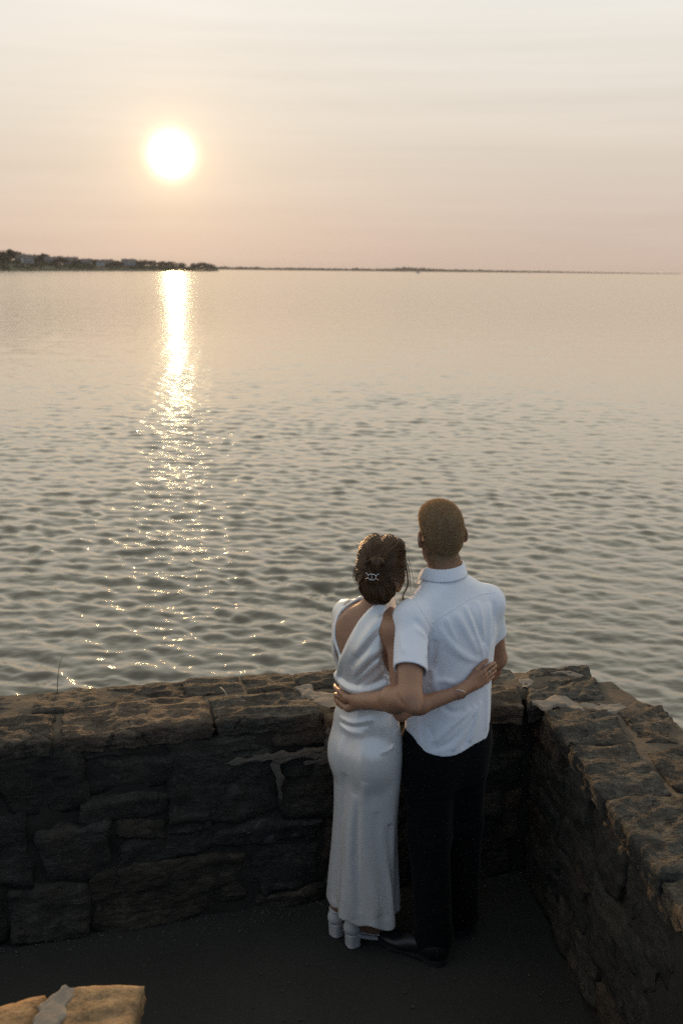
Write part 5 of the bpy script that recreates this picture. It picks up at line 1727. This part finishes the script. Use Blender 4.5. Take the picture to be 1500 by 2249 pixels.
    for i in range(10):
        j = rng.normal(0, .005, 3)
        strand([np.array((.085, .02, .05)) + j, np.array((.106, .025, -.02)) + j, np.array((.112, .02, -.08)) + j * 2], 18, 0, .0005, .003, False)
    for i in range(22):
        j = rng.normal(0, .003, 3)
        strand([np.array((-.082, .03, .0)) + j, np.array((-.096, .035, -.040)) + j, np.array((-.088, .03, -.072)) + j, np.array((-.074, .02, -.080)) + j, np.array((-.080, .02, -.10)) + j], 22, 0, .0008, .002, False)
    for i in range(60):                      # flyaways
        s0 = np.array((rng.uniform(-.08, .08), rng.uniform(-.06, .05), .08))
        s0 *= rng.uniform(.98, 1.05)
        strand([s0, s0 * 1.06 + rng.normal(0, .01, 3), s0 * 1.02 + np.array((rng.normal(0, .02), -.03, -.03))], 10, 0, .00035, .004, False)
    v, f = tube_mesh(paths, radii, 4)
    st = mesh_obj('hair_strands', v, f, M_BRUNETTE, hair)
    tag(st, kind='stuff')
    # the clip
    Gc = hv.snap(np.array([L(-.014, -.13, -.010)]), .004)[0]
    cl = empty('hair_clip'); tag(cl, 'silver openwork claw clip holding up the brown hair', 'hair clip')
    X_, Z_ = W_HM[:, 0], W_HM[:, 2]; Y_ = -W_HM[:, 1]
    ring = lambda cx, cz, rx, rz, n, y=0: np.array([Gc + X_ * (cx + rx * math.cos(a)) + Z_ * (cz + rz * math.sin(a)) + Y_ * (y + .004 * (1 - (rx * math.cos(a) / .02) ** 2)) for a in np.linspace(0, 2 * math.pi, n, endpoint=False) + math.pi / n])
    v, f = tube_mesh([ring(0, 0, .0150, .0115, 8)], [.0017], 6, True); mesh_obj('hoop', v, f, M_SILVER, cl)
    v, f = tube_mesh([np.array([Gc + Z_ * z + Y_ * .006 for z in np.linspace(-.0105, .0105, 5)])], [.0014], 6); mesh_obj('bar', v, f, M_SILVER, cl)
    for q in (-1, 1):
        for z0, z1 in ((.006, .013), (-.004, -.010)):
            v, f = tube_mesh([np.array([Gc + X_ * q * (.013 + .010 * t) + Z_ * (z0 + (z1 - z0) * t) + Y_ * (.003 - .006 * t) for t in np.linspace(0, 1, 6)])], [.0013], 6)
            mesh_obj('claw', v, f, M_SILVER, cl)
    # bracelet and ring
    d = (W_WRR - mid) / np.linalg.norm(W_WRR - mid)
    c = W_WRR - d * .012
    u = np.cross(d, up); u /= np.linalg.norm(u); w_ = np.cross(d, u)
    v, f = tube_mesh([np.array([c + (u * math.cos(a) + w_ * math.sin(a)) * .0265 + d * .006 * math.sin(a) for a in np.linspace(0, 2 * math.pi, 40, endpoint=False)])], [.0014], 6, True)
    o = mesh_obj('bracelet', v, f, M_SILVER)
    tag(o, 'thin silver bangle on the wrist of the arm across the shirt', 'bracelet')
    k0, k1 = kn[1], fing[1][0]
    d = (k1 - k0) / np.linalg.norm(k1 - k0); c = k0 * .45 + k1 * .55
    u = np.cross(d, up); u /= np.linalg.norm(u); w_ = np.cross(d, u)
    rg = empty('ring'); tag(rg, 'silver ring with a small stone on the hand resting on the shirt', 'ring')
    v, f = tube_mesh([np.array([c + (u * math.cos(a) + w_ * math.sin(a)) * .0092 for a in np.linspace(0, 2 * math.pi, 24, endpoint=False)])], [.0012], 6, True)
    mesh_obj('band', v, f, M_SILVER, rg)
    out_ = shirt.grad(np.array([c]))[0]
    g = c + out_ * .0115
    v = [g + out_ * .003] + [g + (u * math.cos(a) + d * math.sin(a)) * .0032 + out_ * .001 for a in np.linspace(0, 2 * math.pi, 8, endpoint=False)] + [g - out_ * .003]
    f = [(0, 1 + i, 1 + (i + 1) % 8) for i in range(8)] + [(9, 1 + (i + 1) % 8, 1 + i) for i in range(8)]
    mesh_obj('stone', v, f, M_SILVER, rg, smooth=False)


def person_man(dress, shirt):
    p = empty('person')
    tag(p, 'man in a white short-sleeved shirt and black trousers, seen from behind', 'person')
    up = np.array((0, 0, 1.0))
    b = Vol((-.06, 3.04, 0.0), (.74, 4.00, 1.80), .0048)
    b.add(loft(MAN_T, 0, 2.2), 0)
    nb = np.array((.386, 3.497, 1.455))
    b.add(cone(nb, M_HEAD + M_HM @ np.array((0, -.018, -.05)), .054, .051), .03)
    for sh in (M_SHL, M_SHR):
        b.add(cone(nb, sh, .040, .050), .04)
    # left arm round her waist
    b.add(cone(M_SHL, M_ELL, .050, .040), .03)
    mid = M_ELL * .66 + M_WRL * .34 + np.array((0, -.010, .0))
    b.add(cone(M_ELL, mid, .040, .042), .02)
    b.add(ell(M_ELL * .55 + M_SHL * .45 + np.array((.0, .012, -.008)), (.040, .044, .060)), .03)
    b.add(cone(mid, M_WRL, .042, .029), .02)
    b.add(ell(M_ELL + np.array((.014, -.030, -.020)), (.016, .018, .016)), .03)
    b.add(ell(mid + np.array((.0, -.006, .018)), (.052, .038, .026), rotz(rad(-47))), .03)
    b.cut(cone(M_ELL + np.array((-.045, -.010, .016)), M_ELL + np.array((-.030, -.034, -.004)), .004), .012)
    b.add(ell(M_WRL + np.array((.012, -.024, .012)), (.010, .010, .010)), .012)
    S = lambda q, off: dress.snap(np.array([q]), off)[0]
    kn = [S(k, .016) for k in HAND_M['knuck']]
    fing = [[S(k, .011) for k in ch] for ch in HAND_M['fing']]
    th = [M_WRL * .6 + S(HAND_M['thumb'][0], .018) * .4] + [S(k, .013) for k in HAND_M['thumb']]
    b.add(cone(M_WRL, np.mean(kn, 0) * .5 + M_WRL * .5, .030, .022), .015)
    add_hand(b, M_WRL, kn, 1, None, fing, th, 1.12)
    # right arm down to the wall top
    b.add(cone(M_SHR, M_ELR, .052, .042), .03)
    b.add(cone(M_ELR, M_ELR * .65 + M_WRR * .35, .042, .043), .02)
    b.add(cone(M_ELR * .65 + M_WRR * .35, M_WRR, .043, .029), .02)
    d = np.array((-.15, .95, -.10)); d /= np.linalg.norm(d)
    sdv = np.array((-1, -.15, 0))
    kn2 = [M_WRR + d * .085 + sdv * (s_ - .03) - up * .015 for s_ in (.062, .041, .020, .0)]
    fg2 = [[k + d * .035 - up * .006, k + d * .058 - up * .012, k + d * .075 - up * .018] for k in kn2]
    add_hand(b, M_WRR, kn2, 1, None, fg2, [M_WRR + d * .02 + sdv * .018, M_WRR + d * .05 + sdv * .045 - up * .01, M_WRR + d * .075 + sdv * .062 - up * .018, M_WRR + d * .095 + sdv * .068 - up * .022], 1.1)
    for h_, k_, a_, tF in (((.345, 3.450, .82), (.350, 3.415, .47), (.372, 3.345, .10), (-.86, .51)), ((.478, 3.532, .82), (.486, 3.528, .47), (.495, 3.500, .10), (-.34, .94))):
        b.add(cone(h_, k_, .074, .052), .03)
        b.add(cone(k_, a_, .052, .034), .03)
        tF = np.array((*tF, 0))
        b.add(cone(np.array(a_) - up * .02, np.array(a_) + tF * .12 - up * .062, .028, .020), .02)
        b.add(cone(np.array(a_), np.array(a_) - tF * .022 - up * .055, .034, .024), .02)
    add_head(b, M_HEAD, M_HM, .985, 1.06)
    b.mesh('body', M_SKIN_M, p)
    eyes(p, M_HEAD, M_HM, .985, M_EYEWHITE, M_IRIS)
    sh_o = shirt.mesh('shirt', M_SHIRT, p, 1)
    for pts in SHIRT_SEAMS:
        P = shirt.snap(spline(pts, 50), -.0004)
        v, f = tube_mesh([P], [.0019], 6)
        mesh_obj('seam', v, f, M_SHIRT, sh_o)
    # collar: stand and turned-down fall round the neck
    C = np.array((.376, 3.503, 1.505)); Rc, Fc = axes(27)
    n = 44
    V = []
    prof = [(.0625, .030), (.066, .036), (.071, .032), (.082, -.004), (.084, -.008), (.080, -.006), (.070, .020)]
    for i in range(n):
        a = rad(-90) + (i / (n - 1) - .5) * rad(312)          # opening at the front
        front = max(0, math.sin(a))
        for r_, z in prof:
            k = 1 + .10 * front
            drop = -.052 * max(0, math.sin(a)) ** 1.2
            tip = .020 * (z < 0.01) * front ** 3
            V.append(C + (Rc * math.cos(a) * (r_ + .004) + Fc * math.sin(a) * r_ * (1.08 + .25 * front)) * k + up * (z + drop - tip + .008 * math.cos(a)))
    m_ = len(prof)
    F = grid_faces(n, m_, True)
    V = np.array(V)
    mesh_obj('collar', V, np.ascontiguousarray(F), M_SHIRT, sh_o)
    # trousers
    t = Vol((.20, 3.20, .03), (.66, 3.72, 1.02), .005)
    t.add(loft([(.70, .411, 3.489, .120, .085, 38), (.80, .412, 3.487, .154, .110, 38), (.86, .412, 3.488, .152, .106, 38), (1.0, .413, 3.490, .145, .098, 37)], 0, 2.2), 0)
    LEG = [((.338, 3.450, .84), (.348, 3.415, .47), (.376, 3.352, .085), .100, .079, .070), ((.482, 3.535, .84), (.488, 3.528, .47), (.497, 3.503, .085), .100, .079, .068)]
    for h_, k_, a_, r0, r1, r2 in LEG:
        t.add(cone(h_, k_, r0, r1), .07)
        t.add(cone(k_, a_, r1, r2), .03)
        a_ = np.array(a_)
        t.add(cone(a_, a_ + (-.014, .012, -.045), r2, r2 * 1.06), .02)
    rng = np.random.default_rng(6)
    for h_, k_, a_, *_ in LEG:                     # breaks above the shoe and behind the knee
        for z, am in ((.16, .006), (.22, .005), (.30, .004), (.48, .006), (.53, .005)):
            c = np.interp(z, [.085, .47], [a_[0], k_[0]]), np.interp(z, [.085, .47], [a_[1], k_[1]])
            t.push(t.snap(np.array([(c[0] - .08, c[1] - .06, z + rng.normal(0, .02)), (c[0], c[1] - .09, z), (c[0] + .08, c[1] - .05, z + rng.normal(0, .02))])), am, .014)
    t.settle()
    sl, (X, Y, Z) = t.box(t.lo, t.lo + t.n * t.h)
    t.S = np.maximum(t.S, (.046 + .05 * (Y - 3.35) - Z).astype(np.float32) + 0 * X.astype(np.float32))
    tr = t.mesh('trousers', M_TROUSER, p)
    # shoes
    for heel, dr in (((.418, 3.292), (-.86, .51)), ((.508, 3.455), (-.34, .94))):
        F_ = np.array((*dr, 0)); F_ /= np.linalg.norm(F_); R_ = np.array((F_[1], -F_[0], 0)); H = np.array((*heel, 0))
        so = empty('shoe'); so.parent = p
        MM = np.column_stack([R_, F_, up])
        sv = Vol(H + np.minimum(F_ * .32, -F_ * .03) - (.07, .07, .002), H + np.maximum(F_ * .32, -F_ * .03) + (.07, .07, .14), .004)
        sv.add(ell(H + F_ * .042 + up * .050, (.036, .044, .050), MM), 0)
        sv.add(cone(H + F_ * .06 + up * .060, H + F_ * .055 + up * .072, .036, .037), .03)
        sv.add(cone(H + F_ * .060 + up * .062, H + F_ * .165 + up * .045, .038, .034), .03)
        sv.add(ell(H + F_ * .205 + up * .032, (.047, .085, .030), MM), .03)
        sv.keep(lambda X, Y, Z: .020 - Z)
        sv.mesh('upper', M_LEATHER, so)
        n = 40
        out2 = []
        for i in range(n):
            a = 2 * math.pi * i / n
            y = .148 + .150 * math.sin(a)
            wd = np.interp(y, [0, .02, .08, .14, .21, .27, .30], [.012, .034, .036, .036, .049, .036, .008])
            out2.append((wd * (1 if math.cos(a) >= 0 else -1) * min(1, abs(math.cos(a)) * 3), y))
        V = [H + R_ * x + F_ * y + up * z for z in (.012, .026) for x, y in out2]
        mesh_obj('sole', V, [tuple(range(n - 1, -1, -1)), tuple(range(n, 2 * n))] + [(i, (i + 1) % n, n + (i + 1) % n, n + i) for i in range(n)], M_SOLE, so, smooth=False)
        hb = [(x, y) for x, y in out2 if y < .085]
        hb = sorted(hb, key=lambda q: math.atan2(q[1] - .045, q[0]))
        k = len(hb)
        V = [H + R_ * x * .98 + F_ * (y * .98 + .001) + up * z for z in (.0, .0125) for x, y in hb]
        mesh_obj('heel', V, [tuple(range(k - 1, -1, -1)), tuple(range(k, 2 * k))] + [(i, (i + 1) % k, k + (i + 1) % k, k + i) for i in range(k)], M_SOLE, so, smooth=False)
    # cropped hair: a tight cap with thousands of short ends
    L = lambda x, y, z: M_HEAD + M_HM @ (np.array([x, y, z]) * .985)
    hv = Vol(M_HEAD - (.14, .15, .14), M_HEAD + (.14, .15, .15), .0038)
    hv.add(ell(L(0, -.013, .028), np.array((.0765, .097, .0935)) * .985, M_HM), 0)
    hv.add(ell(L(0, -.031, -.012), np.array((.0655, .0725, .072)) * .985, M_HM), .02)
    hv.add(ell(L(0, .02, .070), np.array((.062, .075, .048)) * .985, M_HM), .03)
    hv.cut(ell(L(0, .135, -.060), np.array((.10, .095, .135)), M_HM), .012)
    for q in (-1, 1):
        hv.cut(ell(L(q * .085, .012, -.035), np.array((.026, .034, .050)), M_HM), .012)
    hv.cut(ell(L(0, -.06, -.130), np.array((.12, .12, .052)), M_HM), .015)
    cap = hv.mesh('hair', M_BLONDE, p)
    rng = np.random.default_rng(9)
    N = 26000
    d = rng.normal(size=(N, 3)); d /= np.linalg.norm(d, axis=1)[:, None]
    d = d[(d[:, 1] < .75)]
    q0 = M_HEAD + (d * np.array((.078, .10, .098)) * 1.0 + np.array((0, -.012, .02))) @ M_HM.T
    q0 = hv.snap(q0, -.0005, 6)
    ok = (np.abs(hv.sample(q0)) < .002)
    q0 = q0[ok]
    loc = (q0 - M_HEAD) @ M_HM
    g = hv.grad(q0)
    lie = -.6 * M_HM[:, 2][None] - .2 * M_HM[:, 1][None]
    top = np.clip((loc[:, 2] - .02) / .08, 0, 1)[:, None]
    dirn = g * (.40 + .35 * top) + lie * (1 - top) + M_HM[:, 1][None] * .7 * top + rng.normal(0, .22, g.shape)
    dirn /= np.linalg.norm(dirn, axis=1)[:, None]
    ln = (.0045 + .006 * top[:, 0] + rng.random(len(q0)) * .003) * np.clip((loc[:, 2] + .105) / .06, .25, 1)
    sd = np.cross(dirn, rng.normal(size=g.shape)); sd /= np.linalg.norm(sd, axis=1)[:, None]
    wd = .00055
    V = np.stack([q0 - sd * wd, q0 + sd * wd, q0 + dirn * ln[:, None]], 1).reshape(-1, 3)
    # clipped fade thinning out over the nape and behind the ears
    n2 = 9000
    a = rng.uniform(-1.9, 1.9, n2); zz = -.055 - .062 * rng.random(n2) ** 1.8
    f0 = M_HEAD + np.stack([.064 * np.sin(a), -.03 - .055 * np.cos(a), zz], -1) @ M_HM.T
    f0 = b.snap(f0, .0002, 8)
    gg = b.grad(f0)
    loc = (f0 - M_HEAD) @ M_HM
    keep = (loc[:, 1] < .0) & (np.abs(b.sample(f0)) < .002) & (rng.random(n2) < np.clip((loc[:, 2] + .120) / .06, 0, 1))
    f0, gg = f0[keep], gg[keep]
    dd = gg * .35 - M_HM[:, 2][None] + rng.normal(0, .2, gg.shape); dd /= np.linalg.norm(dd, axis=1)[:, None]
    sd = np.cross(dd, gg); sd /= np.linalg.norm(sd, axis=1)[:, None] + 1e-9
    V = np.vstack([V, np.stack([f0 - sd * .0005, f0 + sd * .0005, f0 + dd * .0045], 1).reshape(-1, 3)])
    st = mesh_obj('hair_strands', V, np.arange(len(V)).reshape(-1, 3), M_BLONDE, cap, smooth=False)
    tag(st, kind='stuff')



_dress = dress_volumes()
_shirt = shirt_volume()
person_woman(_dress, _shirt)
person_man(_dress, _shirt)
